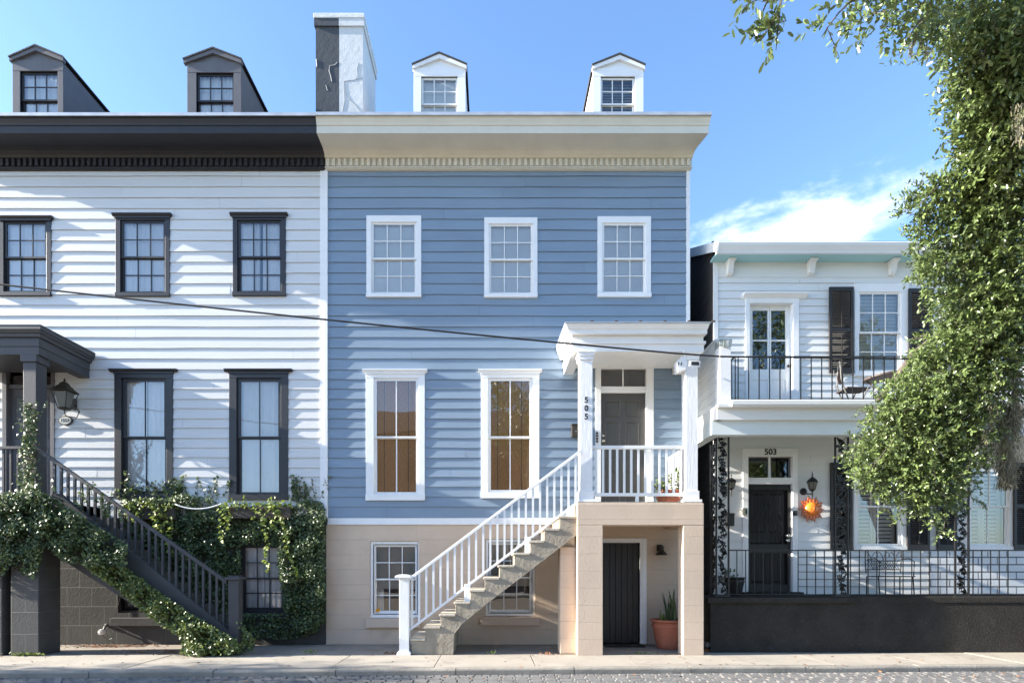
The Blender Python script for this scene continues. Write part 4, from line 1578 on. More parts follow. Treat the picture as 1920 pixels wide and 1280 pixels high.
# french door on the balcony
x0, x1, z0, z1 = fd
s = MB()
oz = Z(560, WR)
s.box(X(1397, WR), x0, WR - .03, WR + .15, BZ, z1)
s.box(x1, X(1497, WR), WR - .03, WR + .15, BZ, z1)
s.box(X(1397, WR), X(1497, WR), WR - .032, WR + .15, z1, oz)
s.prism_x([(WR - .03, oz), (WR - .10, oz + .05), (WR - .13, oz + .06), (WR - .13, oz + .09), (WR, oz + .11), (WR, oz)], X(1391, WR), X(1511, WR))
fr = s.build('door_frame', WHITE, rh, bevel=.004)
yd = WR + .10
xm = X(1442.5, WR + .1)
for (a, b, gpx) in ((x0, xm - .004, (1411, 1439.5)), (xm + .004, x1, (1446, 1473))):
    ga, gb = X(gpx[0], yd), X(gpx[1], yd)
    gz1, gz0, gzm = Z(582, yd), Z(692, yd), Z(638, yd)
    q = MB()
    q.box(a, ga, yd, yd + .04, BZ + .02, z1)
    q.box(gb, b, yd, yd + .04, BZ + .02, z1)
    q.box(ga, gb, yd + .001, yd + .039, gz1, z1)
    q.box(ga, gb, yd + .001, yd + .039, Z(712, yd), gz0)
    q.box(ga, gb, yd + .001, yd + .039, BZ + .02, BZ + .16)
    q.box(ga, gb, yd + .005, yd + .035, gzm - .015, gzm + .015)
    q.box(ga, gb, yd + .014, yd + .03, BZ + .16, Z(712, yd))
    dl = q.build('french_door', SASH, rh, bevel=.003)
    g = MB()
    g.quad((ga, yd + .018, gz0), (gb, yd + .018, gz0), (gb, yd + .018, gz1), (ga, yd + .018, gz1))
    g.build('pane', GLASS, dl, recalc=False)
q = MB()
hx, hz = X(1478.5, yd), Z(686, yd)
q.lathe((hx, yd, hz), [(.03, 0), (.03, .012), (.012, .016), (.012, .045), (.03, .055), (.024, .08), (0, .082)], 12, 'y')
q.build('handle', RUSTIRON, dl, smooth=True)

# front door 503
x0, x1, z0, z1 = nd
s = MB()
s.box(X(1391.5, WR), x0, WR - .035, WR + .14, FZ, z1)
s.box(x1, X(1495, WR), WR - .035, WR + .14, FZ, z1)
s.box(X(1391.5, WR), X(1495, WR), WR - .037, WR + .14, z1, Z(840, WR))
s.box(x0, x1, WR - .005, WR + .13, Z(907, WR), Z(895, WR))
xm = (x0 + x1) / 2 + .01
s.box(xm - .02, xm + .02, WR + .03, WR + .08, Z(895, WR), z1)
fr = s.build('door_frame', WHITE, rh, bevel=.004)
g = MB()
g.quad((x0, WR + .06, Z(895, WR)), (x1, WR + .06, Z(895, WR)), (x1, WR + .06, z1), (x0, WR + .06, z1))
g.build('transom_pane', GLASS, fr, recalc=False)
text_mesh('house_number', '503', IRON, fr, (X(1443, WR), WR - .044, Z(848, WR)), 0.175, .006, .002)
zt_d = Z(907, WR)
sill_ = MB()
sill_.box(X(1391.5, WR) - .03, X(1495, WR) + .03, WR - .20, WR + .1, FZ - .01, FZ + .048)
sill_.build('door_sill', BLACKSTUCCO, fr)
dr = panel_door(rh, x0, x1, FZ + .05, zt_d, WR + .12, DOORBLACK, [(.12, .46, .55, .92), (.54, .88, .55, .92), (.12, .46, .08, .46), (.54, .88, .08, .46)])
sd = MB()                       # wrought iron storm door in front of it
ya = WR + .06
for (a, b) in ((x0 + .01, x0 + .07), (x1 - .07, x1 - .01)):
    sd.box(a, b, ya - .015, ya + .015, FZ + .03, zt_d - .01)
for (a, b) in ((FZ + .03, FZ + .2), (FZ + .86, FZ + 1.05), (zt_d - .12, zt_d - .01)):
    sd.box(x0 + .07, x1 - .07, ya - .014, ya + .014, a, b)
nb_ = 8
for k in range(1, nb_):
    xx = x0 + .07 + (x1 - x0 - .14) * k / nb_
    for a, b in ((FZ + .2, FZ + .86), (FZ + 1.05, zt_d - .12)):
        sd.box(xx - .007, xx + .007, ya - .008, ya + .008, a, b)


def ringy(mb, cx, cy, cz, r, t, n=20):
    mb.tube([(cx + r * math.cos(i * 2 * math.pi / n), cy, cz + r * math.sin(i * 2 * math.pi / n)) for i in range(n + 1)], t, 5)


for dx, dz in ((-.06, .66), (.2, .40), (-.3, .40)):
    cx, cz = (x0 + x1) / 2 + dx, FZ + 1.05 + dz
    ringy(sd, cx, ya - .02, cz, .085, .008)
    for s_ in (-1, 1):
        for v in (-1, 1):
            sd.tube([(cx, ya - .02, cz + v * .28), (cx + s_ * .05, ya - .02, cz + v * .24), (cx + s_ * .08, ya - .02, cz + v * .17), (cx + s_ * .04, ya - .02, cz + v * .12), (cx + s_ * .02, ya - .02, cz + v * .17)], .008, 5)
so = sd.build('storm_door', IRON, rh)
q = MB()
for zz in (1004, 1012.5):
    q.lathe((x1 - .075, ya - .016, Z(zz, WR)), [(.036, 0), (.036, .012), (.018, .016), (.018, .03), (.04, .045), (.036, .06), (.0, .065)], 14, 'y')
q.build('handle', BRASS, so, smooth=True)

# eave: gutter, pale blue soffit, brackets, roof
EY = 11.565
ez0, ez1 = Z(471.5, EY), Z(453, EY)
ex0 = X(1346, EY)
s = MB()
s.prism_x([(EY, ez1), (EY - .015, ez1 - .02), (EY - .005, ez1 - .07), (EY + .03, ez1 - .13), (EY + .05, ez0 + .03), (EY + .05, ez0), (EY + .11, ez0), (EY + .11, ez1)], ex0, HX1)
s.build('gutter', HOUSE3, rh)
s = MB()
s.prism_x([(EY + .11, ez0 + .003), (WR, ez0 + .003), (WR, ez0 + .04), (EY + .11, ez0 + .04)], ex0 + .01, HX1)
s.build('soffit', HAINT, rh)
s = MB()
s.prism_x([(EY + .02, ez1 + .01), (16.6, ez1 + 2.36), (21.6, ez1), (21.6, ez1 - .12), (16.6, ez1 + 2.2), (EY + .12, ez1 - .02)], ex0 + .02, HX1)
s.build('roof', SLATE, rh)
s = MB()
s.prism_x([(EY + .01, ez0 + .01), (EY + .01, ez1 + .012), (16.6, ez1 + 2.36), (16.6, ez1 + 2.16)], ex0 - .03, ex0 + .018)
s.build('barge_board', HOUSE3, rh)
for pxc in (1373.5, 1527, 1681, 1835):
    xx = X(pxc, 11.8)
    q = MB()
    q.prism_x([(11.79, ez0), (11.79, ez0 - .05), (11.84, ez0 - .08), (11.89, ez0 - .25), (11.94, ez0 - .29), (11.98, ez0 - .29), (11.98, ez0)], xx - .058, xx + .058)
    q.box(xx - .076, xx + .076, 11.77, 11.98, ez0 - .04, ez0 - .003)
    q.build('eave_bracket', HOUSE3, rh, bevel=.006)
s = MB()
for x_ in (HX0 + .02, HX1):
    s.quad((x_, WR, 0), (x_, 21.5, 0), (x_, 21.5, ez1 - .1), (x_, 16.6, ez1 + 2.2), (x_, WR, ez1 + .12))
s.quad((HX0 + .02, 21.5, 0), (HX1, 21.5, 0), (HX1, 21.5, ez1 - .1), (HX0 + .02, 21.5, ez1 - .1))
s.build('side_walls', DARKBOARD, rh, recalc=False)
s = MB()                       # dark lapped boards seen in the alley
z_ = 0.4
while z_ < 9.6:
    ys_ = max(WR + .02, EY + (z_ + .22 - ez1) / .463)
    s.prism_x([(ys_, z_), (17, z_), (17, z_ + .16), (ys_, z_ + .16)], HX0 - .012, HX0 + .018)
    z_ += .165
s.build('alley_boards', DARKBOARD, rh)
s = MB()
for z_ in (FZ, 4.7, 8.6):
    s.quad((HX0 + .05, WR + .2, z_), (HX1, WR + .2, z_), (HX1, 21, z_), (HX0 + .05, 21, z_))
s.quad((HX0 + .05, 14.6, 0), (HX1, 14.6, 0), (HX1, 14.6, 9), (HX0 + .05, 14.6, 9))
s.build('room_walls', INSIDE, rh, recalc=False)

# ------------------------------------------------------------------ porch with balcony of the small house
bp = thing('balcony_porch', (8, 11.9, 0), 'white balcony on lacy black iron posts above a black stucco plinth', 'porch')
PY = 10.85
s = MB()
s.box(X(1332, PY), HX1, PY, WR - .02, 0, Z(1130, PY))
pb = s.build('plinth', BLACKSTUCCO, bp)
s = MB()
s.box(X(1327, PY - .05), X(1600, PY), PY - .06, WR - .02, Z(1130, PY) + .001, Z(1119.5, PY - .05))
s.box(X(1600, PY), HX1, PY - .012, WR - .02, Z(1130, PY) + .001, Z(1119, PY - .05) + .01)
s.build('plinth_cap', BLACKSTUCCO, pb, bevel=.012)
bx0 = X(1349, 10.62)
s = MB()
s.box(X(1335, 10.62), HX1, 10.64, 10.82, Z(815, 10.64), Z(787, 10.64))
s.box(X(1335, 10.62), X(1335, 10.62) + .18, 10.82, 11.94, Z(815, 10.64), Z(787, 10.64))
s.build('porch_beam', PALEGREY, bp, bevel=.004)
s = MB()
s.box(X(1344, 10.57), HX1, 10.57, 10.82, Z(786.6, 10.57), Z(763, 10.57))
s.box(X(1336, 10.62), X(1344, 10.57) + .1, 10.575, 11.93, Z(786.6, 10.57), Z(763, 10.57) - .002)
s.build('balcony_fascia', HOUSE3, bp, bevel=.004)
s = MB()
s.prism_x([(10.47, Z(763, 10.5)), (10.44, Z(759, 10.5)), (10.44, Z(752, 10.5)), (10.50, Z(749, 10.5)), (WR - .04, BZ - .01), (WR - .04, Z(763, 10.5) + .0)], X(1371, 10.5), HX1)
s.box(X(1346, 10.5), X(1371, 10.5) - .001, 10.48, 10.62, Z(763, 10.5), Z(757, 10.5))
s.build('balcony_deck', HOUSE3, bp)
s = MB()
s.box(X(1335, 10.62) + .1, HX1, 10.83, WR - .05, Z(787, 10.64), Z(787, 10.64) + .03)
s.build('porch_ceiling', HAINT, bp)
# left parapet: stucco pier in front and lapped boards behind
s = MB()
s.box(bx0, X(1370, 10.62), 10.60, 10.82, Z(757, 10.6), Z(637, 10.6))
pp = s.build('parapet_pier', WHITE, bp, bevel=.008)
s = MB()
s.box(bx0 - .01, X(1370, 10.62) + .012, 10.588, 10.83, Z(648, 10.6), Z(636, 10.6))
s.box(bx0 + .06, X(1370, 10.62) - .05, 10.58, 10.60, Z(646, 10.6) - .05, Z(637.5, 10.6))
s.build('pier_flashing', mat('green grey lead flashing', (0.32, 0.35, 0.32), .6, .3, var=(9, .3), stain=(9, .5, (.7, .7, .68), .9)), pp)
s = MB()
z_ = Z(757, 10.6)
while z_ < Z(645, 10.6):
    s.prism_y([(bx0 + .004, z_), (bx0 + .018, z_ + .155), (bx0 + .19, z_ + .155), (bx0 + .19, z_)], 10.825, 11.95)
    z_ += .157
s.box(bx0 - .012, bx0 + .21, 10.832, 11.95, z_, z_ + .04)
s.build('parapet_wall', HOUSE3, bp)

# lacy iron posts -----------------------------------------------------
def oak_leaf_poly(cx, cz, ang, s_):
    pts = [(0, -.05), (.18, -.16), (.28, -.05), (.45, -.28), (.58, -.08), (.78, -.22), (.82, -.04), (1.0, 0), (.82, .04), (.78, .22), (.58, .08), (.45, .28), (.28, .05), (.18, .16), (0, .05)]
    c, q = math.cos(ang), math.sin(ang)
    return [(cx + s_ * (u * c - v * q), cz + s_ * (u * q + v * c)) for u, v in pts]


def lace(mb, w, z0, z1, y, seed=0, depth=.012):
    """vine-and-oak-leaf casting filling the strip x=0..w."""
    rnd2 = random.Random(seed)
    per = .36
    n = max(1, int(round((z1 - z0) / per)))
    per = (z1 - z0) / n
    for k in range(n):
        zb = z0 + k * per
        pts = []
        for i in range(13):
            t = i / 12
            pts.append((w * (.90 - .78 * (0.5 - 0.5 * math.cos(t * math.pi))), y, zb + per * (t * .98)))
        mb.tube(pts, .009, 5)
        pts2 = [(w * (.12 + .76 * (0.5 - 0.5 * math.cos(i / 8 * math.pi))), y, zb + per * (.52 + .46 * i / 8)) for i in range(9)]
        mb.tube(pts2, .006, 5)
        for i in range(13):
            t = (i + .5) / 13
            xx = w * (.90 - .78 * (0.5 - 0.5 * math.cos(t * math.pi)))
            zz = zb + per * t * .98
            ang = (math.pi if i % 2 else 0) + rnd2.uniform(-.9, .9) + (.5 if i % 2 else -.2)
            sz = rnd2.uniform(.10, .135)
            tx = xx + sz * math.cos(ang)
            if tx < .0 or tx > w:
                ang = math.pi - ang
            mb.prism_y(oak_leaf_poly(xx, zz, ang, sz), y - depth / 2, y + depth / 2)


def iron_post(px0, px1, Y, corner=False, seed=0):
    x0, x1 = X(px0, Y), X(px1, Y)
    z0, z1 = Z(1119.0, PY - .05), Z(815, Y) + .01
    q = MB()
    for x_ in (x0, x1):
        q.box(x_ - .014, x_ + .014, Y - .014, Y + .014, z0, z1)
    q.box(x0 + .015, x1 - .015, Y - .01, Y + .01, z0 + .02, z0 + .05)
    q.box(x0 + .015, x1 - .015, Y - .01, Y + .01, z1 - .04, z1 - .012)
    q.box(x0 - .03, x1 + .03, Y - .04, Y + .05, z0 + .001, z0 + .02)
    sub = MB()
    lace(sub, x1 - x0 - .03, z0 + .05, z1 - .04, 0, seed)
    q.add([(v[0] + x0 + .015, v[1] + Y, v[2]) for v in sub.v], sub.f)
    if corner:
        q.box(x0 - .014, x0 + .014, Y + .26, Y + .288, z0, z1)
        sub = MB()
        lace(sub, .23, z0 + .05, z1 - .04, 0, seed + 1)
        q.add([(x0 + v[1], Y + .02 + v[0], v[2]) for v in sub.v], sub.f)
    return q.build('iron_post', IRON, bp, recalc=False)


iron_post(1343, 1366, 10.93, True, 1)
iron_post(1566, 1590, 10.93, False, 5)
iron_post(1791, 1816, 10.93, False, 9)

# iron railings
IY = 10.94
q = MB()
zt_, zb_ = Z(1030, IY), Z(1113, IY)
xa, xb = X(1366, IY), HX1
q.box(xa, xb, IY - .01, IY + .01, zt_ - .022, zt_)
q.box(xa, xb, IY - .008, IY + .008, zb_ - .014, zb_)
for py_ in (1044.5, 1058, 1071.5, 1085.5, 1099):
    q.box(X(1496, IY), xb, IY - .006, IY + .006, Z(py_, IY) - .006, Z(py_, IY) + .006)
lr = q.build('porch_railing', IRON, bp)
k = 0
xx = xa + .16
while xx < 9.9:
    q = MB()
    q.box(xx - .007, xx + .007, IY - .007, IY + .007, zb_, zt_ - .022)
    q.build('baluster', IRON, lr)
    xx += .168
UY = 10.72
q = MB()
zt_, zb_ = Z(667.5, UY), Z(748.5, UY)
xa = X(1372, UY)
q.box(xa + .06, HX1, UY - .012, UY + .012, zt_ - .016, zt_)
q.box(xa, HX1, UY - .012, UY + .012, zb_ - .016, zb_)
q.tube([(xa, UY, zb_), (xa, UY, zt_ - .06), (xa + .02, UY, zt_ - .02), (xa + .07, UY, zt_ - .008)], .010, 6)
q.box(xa + .05, xa + .064, UY + .0, UY + 1.9, zt_ - .03, zt_ - .012)
ur = q.build('balcony_railing', IRON, bp)
for k in range(5):
    z_ = 0
xx = xa + .065
first = [xa + .065, xa + .12]
xs_ = first + [xa + .32 + .196 * i for i in range(26)]
for xx in xs_:
    q = MB()
    q.box(xx - .0075, xx + .0075, UY - .0075, UY + .0075, zb_, zt_ - .016)
    q.build('baluster', IRON, ur)

# ================================================================== lamps, boxes, signs
def lantern(px, pytop, pybot, Y, wallY, pxw, label, round_=False):
    """glazed wall lantern hung on a scrolled bracket."""
    zt_, zb_ = Z(pytop, Y), Z(pybot, Y)
    h = zt_ - zb_
    x = X(px, Y)
    w = (X(pxw, Y) - X(0, Y)) / 2
    t = thing('wall_lantern', (x, wallY, zb_), label, 'lantern')
    n = 16 if round_ else 4
    a0 = 0 if round_ else math.pi / 4
    k = 1.0 if round_ else 1.414
    zc0 = zb_ + h * .0
    s = MB()
    roof0 = zb_ + h * .58
    s.lathe((x, Y, roof0), [(w * k, 0), (w * k * 1.04, .012), (w * .62 * k, h * .13), (w * .60 * k, h * .15), (w * .36 * k, h * .21), (w * .40 * k, h * .225), (w * .2 * k, h * .29), (w * .08, h * .31), (w * .14, h * .35), (w * .03, h * .40), (0, h * .42)], n, 'z', a0)
    r_ = s.build('lantern_roof', BRONZE, t, recalc=True)
    s = MB()
    for i in range(4):
        a = math.pi / 4 + i * math.pi / 2
        s.tube([(x + w * 1.32 * math.cos(a) * (.72 if round_ else 1), Y + w * 1.32 * math.sin(a) * (.72 if round_ else 1), roof0), (x + w * .62 * math.cos(a), Y + w * .62 * math.sin(a), zb_ + h * .1)], w * .055, 5)
    s.lathe((x, Y, zb_ + h * .05), [(w * .15, 0), (w * .62, h * .03), (w * .70, h * .05), (w * .6, h * .07)], 12)
    s.build('lantern_cage', BRONZE, t)
    s = MB()
    s.lathe((x, Y, zb_ + h * .12), [(w * .54, 0), (w * .95, h * .45)], 4 if not round_ else 14, 'z', math.pi / 4)
    s.build('lantern_glass', FROST, t)
    s = MB()
    pts = [(x, Y, zb_ + h * .06), (x, Y, zb_ - h * .05), (x + w * .15, Y + .02, zb_ - h * .12), (x + w * .62, (Y + wallY) / 2, zb_ - h * .10), (x + w * .75, (Y + wallY) / 2 + .05, zb_ + h * .1), (X(138, wallY), wallY - .03, zb_ + h * .36)]
    s.tube(pts, w * .07, 6)
    s.prism_y([(X(138, wallY) + dx_, zb_ + h * .36 + dz_) for dx_, dz_ in ((-.05, -.09), (.05, -.12), (.07, -.06), (.07, .10), (.04, .13), (-.05, .12))], wallY - .03, wallY)
    s.build('bracket', BRONZE, t)
    return t


lantern(121, 708, 772, 11.60, 11.975, 32, 'large bronze glazed lantern beside the white house door, above the oval plaque')


def carriage_lamp(px, pytop, pybot, Y, wallY, label):
    zt_, zb_ = Z(pytop, Y), Z(pybot, Y)
    h = zt_ - zb_
    x = X(px, Y)
    t = thing('wall_lantern', (x, wallY, zb_), label, 'lantern', 'black lanterns beside the front door 503')
    w = .105
    s = MB()
    s.lathe((x, Y, zb_ + h * .60), [(w, 0), (w * 1.05, .008), (w * .78, h * .10), (w * .35, h * .17), (w * .12, h * .2), (w * .1, h * .26), (w * .16, h * .28), (w * .07, h * .32), (w * .05, h * .39), (0, h * .4)], 14)
    s.build('lantern_roof', BLACKPL, t, smooth=False)
    s = MB()
    for i in range(6):
        a = i * math.pi / 3 + .3
        s.tube([(x + w * .86 * math.cos(a), Y + w * .86 * math.sin(a), zb_ + h * .6), (x + w * .55 * math.cos(a), Y + w * .55 * math.sin(a), zb_ + h * .36)], .006, 5)
    s.lathe((x, Y, zb_ + h * .27), [(w * .1, 0), (w * .5, h * .06), (w * .58, h * .09)], 14)
    s.tube([(x, Y, zb_ + h * .28), (x, Y, zb_ + h * .12), (x, Y, zb_)], [.018, .012, .004], 6)
    s.build('lantern_cage', BLACKPL, t)
    s = MB()
    s.lathe((x, Y, zb_ + h * .37), [(w * .50, 0), (w * .80, h * .23)], 14)
    s.build('lantern_glass', FROST, t)
    s = MB()
    s.lathe((x - .09, wallY, zb_ + h * .32), [(.075, 0), (.075, .014), (.04, .03), (0, .034)], 14, 'y')
    s.tube([(x - .09, wallY - .02, zb_ + h * .32), (x - .05, (Y + wallY) / 2, zb_ + h * .22), (x, Y, zb_ + h * .2)], .012, 6)
    s.build('bracket', BLACKPL, t)


carriage_lamp(1523, 883, 936, 11.80, WR - .02, 'small black lantern on the white boards right of door 503, over the clay sun')
carriage_lamp(1371, 886, 931, 11.80, WR - .02, 'small black lantern left of door 503, half behind the iron corner post')

# gooseneck lamp under the landing
t = thing('wall_lamp', (X(1240, 11.9), 11.98, Z(1042, 11.9)), 'black shaded wall lamp on the beige wall beside the basement door', 'lamp')
x, Yl = X(1240, 11.85), 11.84
s = MB()
s.lathe((x, Yl, Z(1040, Yl)), [(.125, 0), (.12, .012), (.055, .085), (.05, .10), (.05, .18), (.03, .2), (0, .2)], 18)
s.build('lamp_shade', BRONZE, t)
s = MB()
s.box(x - .06, x + .04, 11.93, 11.985, Z(1032, Yl), Z(1020, Yl))
s.tube([(x, Yl, Z(1024, Yl)), (x, 11.95, Z(1023, Yl))], .02, 6)
s.build('bracket', BRONZE, t)

# oval plaque of the white house
t = thing('house_plaque', (X(123, 11.96), 11.965, Z(796, 11.96)), 'oval cream plaque with dark rim numbered 1353, hung on white boards', 'plaque')
xc, zc = X(122.5, 11.95), Z(788, 11.95)
s = MB()
for (rx, rz, y0, y1) in ((.145, .098, 11.945, 11.975),):
    s.prism_y([(xc + rx * math.cos(i * math.pi / 16), zc + rz * math.sin(i * math.pi / 16)) for i in range(32)], y0, y1)
s.build('plaque_rim', BRONZE, t)
s = MB()
s.prism_y([(xc + .122 * math.cos(i * math.pi / 16), zc + .077 * math.sin(i * math.pi / 16)) for i in range(32)], 11.938, 11.946)
s.build('plaque_face', SIGNW, t)
text_mesh('plaque_number', '1353', IRON, t, (xc, 11.936, zc), .095, .002, .001)

# mailboxes, bells, security light
t = thing('mailbox', (X(1081, 11.9), 11.97, Z(820, 11.9)), 'brown metal mailbox on blue boards behind the numbered porch post', 'mailbox')
s = MB()
x0, x1 = X(1072, 11.88), X(1096, 11.88)
s.box(x0, x1, 11.86, 11.975, Z(818, 11.88), Z(797, 11.88))
s.build('box', MAILBOX, t, bevel=.008)
s = MB()
s.box(x0 - .006, x1 + .006, 11.85, 11.975, Z(797, 11.88) + .001, Z(795.5, 11.88) + .012)
s.build('lid', MAILBOX, t, bevel=.006)
s = MB()
s.lathe(((x0 + x1) / 2 - .05, 11.858, Z(809, 11.88)), [(.012, 0), (.012, .006), (0, .008)], 10, 'y')
s.build('lock', BRASS, t)
t = thing('mailbox', (X(1371, 11.9), 11.97, Z(985, 11.9)), 'black mailbox on white boards left of door 503', 'mailbox')
s = MB()
s.box(X(1363, 11.9), X(1375.5, 11.9), 11.85, 11.975, Z(985.5, 11.9), Z(964, 11.9))
s.build('box', BLACKPL, t, bevel=.006)
s = MB()
s.prism_x([(11.84, Z(964, 11.9) + .001), (11.975, Z(964, 11.9) + .001), (11.975, Z(962, 11.9) + .02), (11.84, Z(963, 11.9) + .006)], X(1362, 11.9), X(1376.5, 11.9))
s.build('lid', BLACKPL, t)
t = thing('door_bell', (X(1397, 11.95), 11.95, Z(966, 11.95)), 'silver intercom box on the left casing of door 503', 'doorbell')
s = MB()
s.box(X(1393, 11.93), X(1401.5, 11.93), 11.925, 11.963, Z(965.5, 11.93), Z(951.5, 11.93))
s.build('housing', BRASS, t, bevel=.005)
s = MB()
s.box(X(1397.5, 11.93), X(1401, 11.93), 11.920, 11.9245, Z(963, 11.93), Z(954, 11.93))
s.build('screen', BLACKPL, t)
t = thing('door_camera', (X(1492, 11.95), 11.95, Z(966, 11.95)), 'black doorbell camera on the right casing of door 503', 'doorbell')
s = MB()
s.box(X(1488, 11.93), X(1495.5, 11.93), 11.925, 11.962, Z(966, 11.93), Z(957, 11.93))
s.build('housing', BLACKPL, t, bevel=.008)
s = MB()
s.lathe((X(1492, 11.93), 11.925, Z(960, 11.93)), [(.02, 0), (.02, .006), (0, .008)], 12, 'y')
s.build('lens', GREYIRON, t)
t = thing('door_ornament', (X(1120, 11.95), 11.95, Z(829, 11.95)), 'small black beaded ornament hung on the left casing of the grey door', 'ornament')
s = MB()
xx = X(1119.5, 11.95)
for i in range(4):
    zz = Z(812 + i * 5.2, 11.95)
    s.lathe((xx, 11.955, zz), [(.004, .035), (.028, .012), (.028, .0), (.004, -.02)], 8)
s.tube([(xx, 11.955, Z(808, 11.95)), (xx, 11.955, Z(830, 11.95))], .004, 5)
s.build('beads', BLACKPL, t)

t = thing('security_light', (X(1276, 10.7), 10.75, Z(699, 10.7)), 'white tilted security light with two dark slots under the porch hood', 'security light')
s = MB()
xl, xr = X(1266, 10.75), X(1284, 10.75)
s.prism_y([(xl, Z(680, 10.75)), (xl + .11, Z(671, 10.75)), (xr + .01, Z(678, 10.75)), (xr, Z(696, 10.75)), (xl + .02, Z(700, 10.75))], 10.66, 10.84)
s.build('housing', WHITEPL, t, bevel=.008)
s = MB()
for (a, b) in ((1270.5, 1274), (1276.5, 1279)):
    s.prism_y([(X(a, 10.65), Z(684, 10.65)), (X(a + 1.5, 10.65), Z(684.5, 10.65)), (X(b, 10.65), Z(679, 10.65)), (X(b - 1.5, 10.65), Z(678.5, 10.65))], 10.652, 10.659)
s.build('lens_slots', BLACKPL, t)
t = thing('solar_panel', (X(1302, 10.5), 10.52, Z(688, 10.5)), 'small white framed solar panel on the right porch post', 'solar panel')
s = MB()
s.prism_y([(X(1291.5, 10.5), Z(687, 10.5)), (X(1312, 10.5), Z(688.5, 10.5)), (X(1312.5, 10.5), Z(677.5, 10.5)), (X(1292.5, 10.5), Z(677, 10.5))], 10.475, 10.50)
s.build('frame', WHITEPL, t, bevel=.004)
s = MB()
s.prism_y([(X(1295, 10.5), Z(685, 10.5)), (X(1309.5, 10.5), Z(685.7, 10.5)), (X(1309.8, 10.5), Z(679, 10.5)), (X(1295.5, 10.5), Z(678.8, 10.5))], 10.468, 10.474)
s.tube([(X(1300, 10.52), 10.50, Z(683, 10.52)), (X(1300, 10.52), 10.555, Z(683, 10.52))], .02, 6)
s.build('solar_cell', BLACKPL, t)

# orange clay sun
t = thing('sun_ornament', (X(1523, 11.9), 11.96, Z(977, 11.9)), 'orange clay sun face with spiky rays on the white wall by door 503', 'ornament')
xc, zc, yc = X(1523, 11.9), Z(954, 11.9), 11.93
s = MB()
nr = 20
for i in range(nr):
    a = i * 2 * math.pi / nr
    L_ = .285 if i % 2 == 0 else .235
    wv = .10 * (1 if i % 2 else -1)
    pts = []
    c, q_ = math.cos(a), math.sin(a)
    for u, v in ((.14, -.042), (.20, -.03 + wv * .05), (L_, wv * .18), (.20, .03 + wv * .05), (.14, .042)):
        pts.append((xc + u * c - v * q_, zc + u * q_ + v * c))
    s.prism_y(pts, yc - .012 - (.006 if i % 2 else 0), yc + .01)
s.build('rays', SUNDARK, t)
s = MB()
for i in range(16):
    a = (i + .5) * 2 * math.pi / 16
    c, q_ = math.cos(a), math.sin(a)
    pts = [(xc + u * c - v * q_, zc + u * q_ + v * c) for u, v in ((.12, -.03), (.205, .008), (.12, .03))]
    s.prism_y(pts, yc - .032, yc - .014)
s.build('inner_rays', SUNCLAY, t)
s = MB()
s.lathe((xc, yc - .012, zc), [(.152, 0), (.150, .02), (.125, .05), (.08, .075), (.035, .086), (0, .088)], 28, 'y')
# brow, nose, cheeks and mouth raised on the disc
s.tube([(xc - .002, yc - .088, zc + .045), (xc, yc - .108, zc + .01), (xc, yc - .122, zc - .022), (xc, yc - .09, zc - .035)], [.010, .016, .022, .012], 8)
for sg in (-1, 1):
    s.tube([(xc + sg * .015, yc - .084, zc + .05), (xc + sg * .05, yc - .080, zc + .062), (xc + sg * .085, yc - .058, zc + .05)], [.008, .010, .006], 6)
    s.lathe((xc + sg * .072, yc - .05, zc - .028), [(.034, 0), (.03, .02), (.016, .032), (0, .036)], 12, 'y')
s.build('face', SUNCLAY, t, smooth=True)
s = MB()
for sg in (-1, 1):
    s.tube([(xc + sg * .03, yc - .084, zc + .026), (xc + sg * .05, yc - .080, zc + .032), (xc + sg * .072, yc - .066, zc + .026)], [.005, .009, .005], 6)
s.tube([(xc - .045, yc - .074, zc - .068), (xc, yc - .084, zc - .078), (xc + .045, yc - .074, zc - .068)], [.006, .010, .006], 6)
s.build('eyes_and_mouth', SUNDARK, t)

# ================================================================== pots and plants
def pot_profile(R_, H, rim=.05):
    return [(R_ * .62, 0), (R_ * .70, H * .12), (R_ * .86, H * .55), (R_ * .93, H * .72), (R_ * .97, H * .74), (R_ * .97, H * .84), (R_ * .93, H * .86), (R_ * .95, H * .90), (R_ * 1.06, H * .93), (R_ * 1.08, H * .97), (R_ * 1.04, H), (R_ * .92, H), (R_ * .88, H * .9), (0, H * .9)]


def blades(name, material, parent, c, n, h0, h1, w, lean, seed, tint=None):
    rnd2 = random.Random(seed)
    mb = MB()
    for i in range(n):
        a = rnd2.uniform(0, 6.28)
        l_ = rnd2.uniform(h0, h1)
        k = rnd2.uniform(.1, 1) * lean
        bx, by_ = c[0] + rnd2.uniform(-.08, .08), c[1] + rnd2.uniform(-.08, .08)
        f = a + 1.57
        ww = w * rnd2.uniform(.7, 1.2)
        prev = None
        for j in range(6):
            t_ = j / 5
            px_, py_, pz_ = bx + k * l_ * t_ * t_ * math.cos(a), by_ + k * l_ * t_ * t_ * math.sin(a), c[2] + l_ * t_
            q_ = ww * (1 - t_) ** .6 * (0.75 + .5 * math.sin(t_ * 3)) + .001
            cur = [(px_ - q_ * math.cos(f), py_ - q_ * math.sin(f), pz_), (px_ + .3 * q_ * math.cos(a), py_ + .3 * q_ * math.sin(a), pz_), (px_ + q_ * math.cos(f), py_ + q_ * math.sin(f), pz_)]
            if prev:
                mb.add(prev + cur, [(0, 1, 4, 3), (1, 2, 5, 4)])
            prev = cur
    o = mb.build(name, material, parent, recalc=False)
    at = o.data.attributes.new('tint', 'FLOAT', 'FACE')
    at.data.foreach_set('value', np.repeat(np.random.default_rng(seed).random(n), 10).astype(np.float32))
    return o


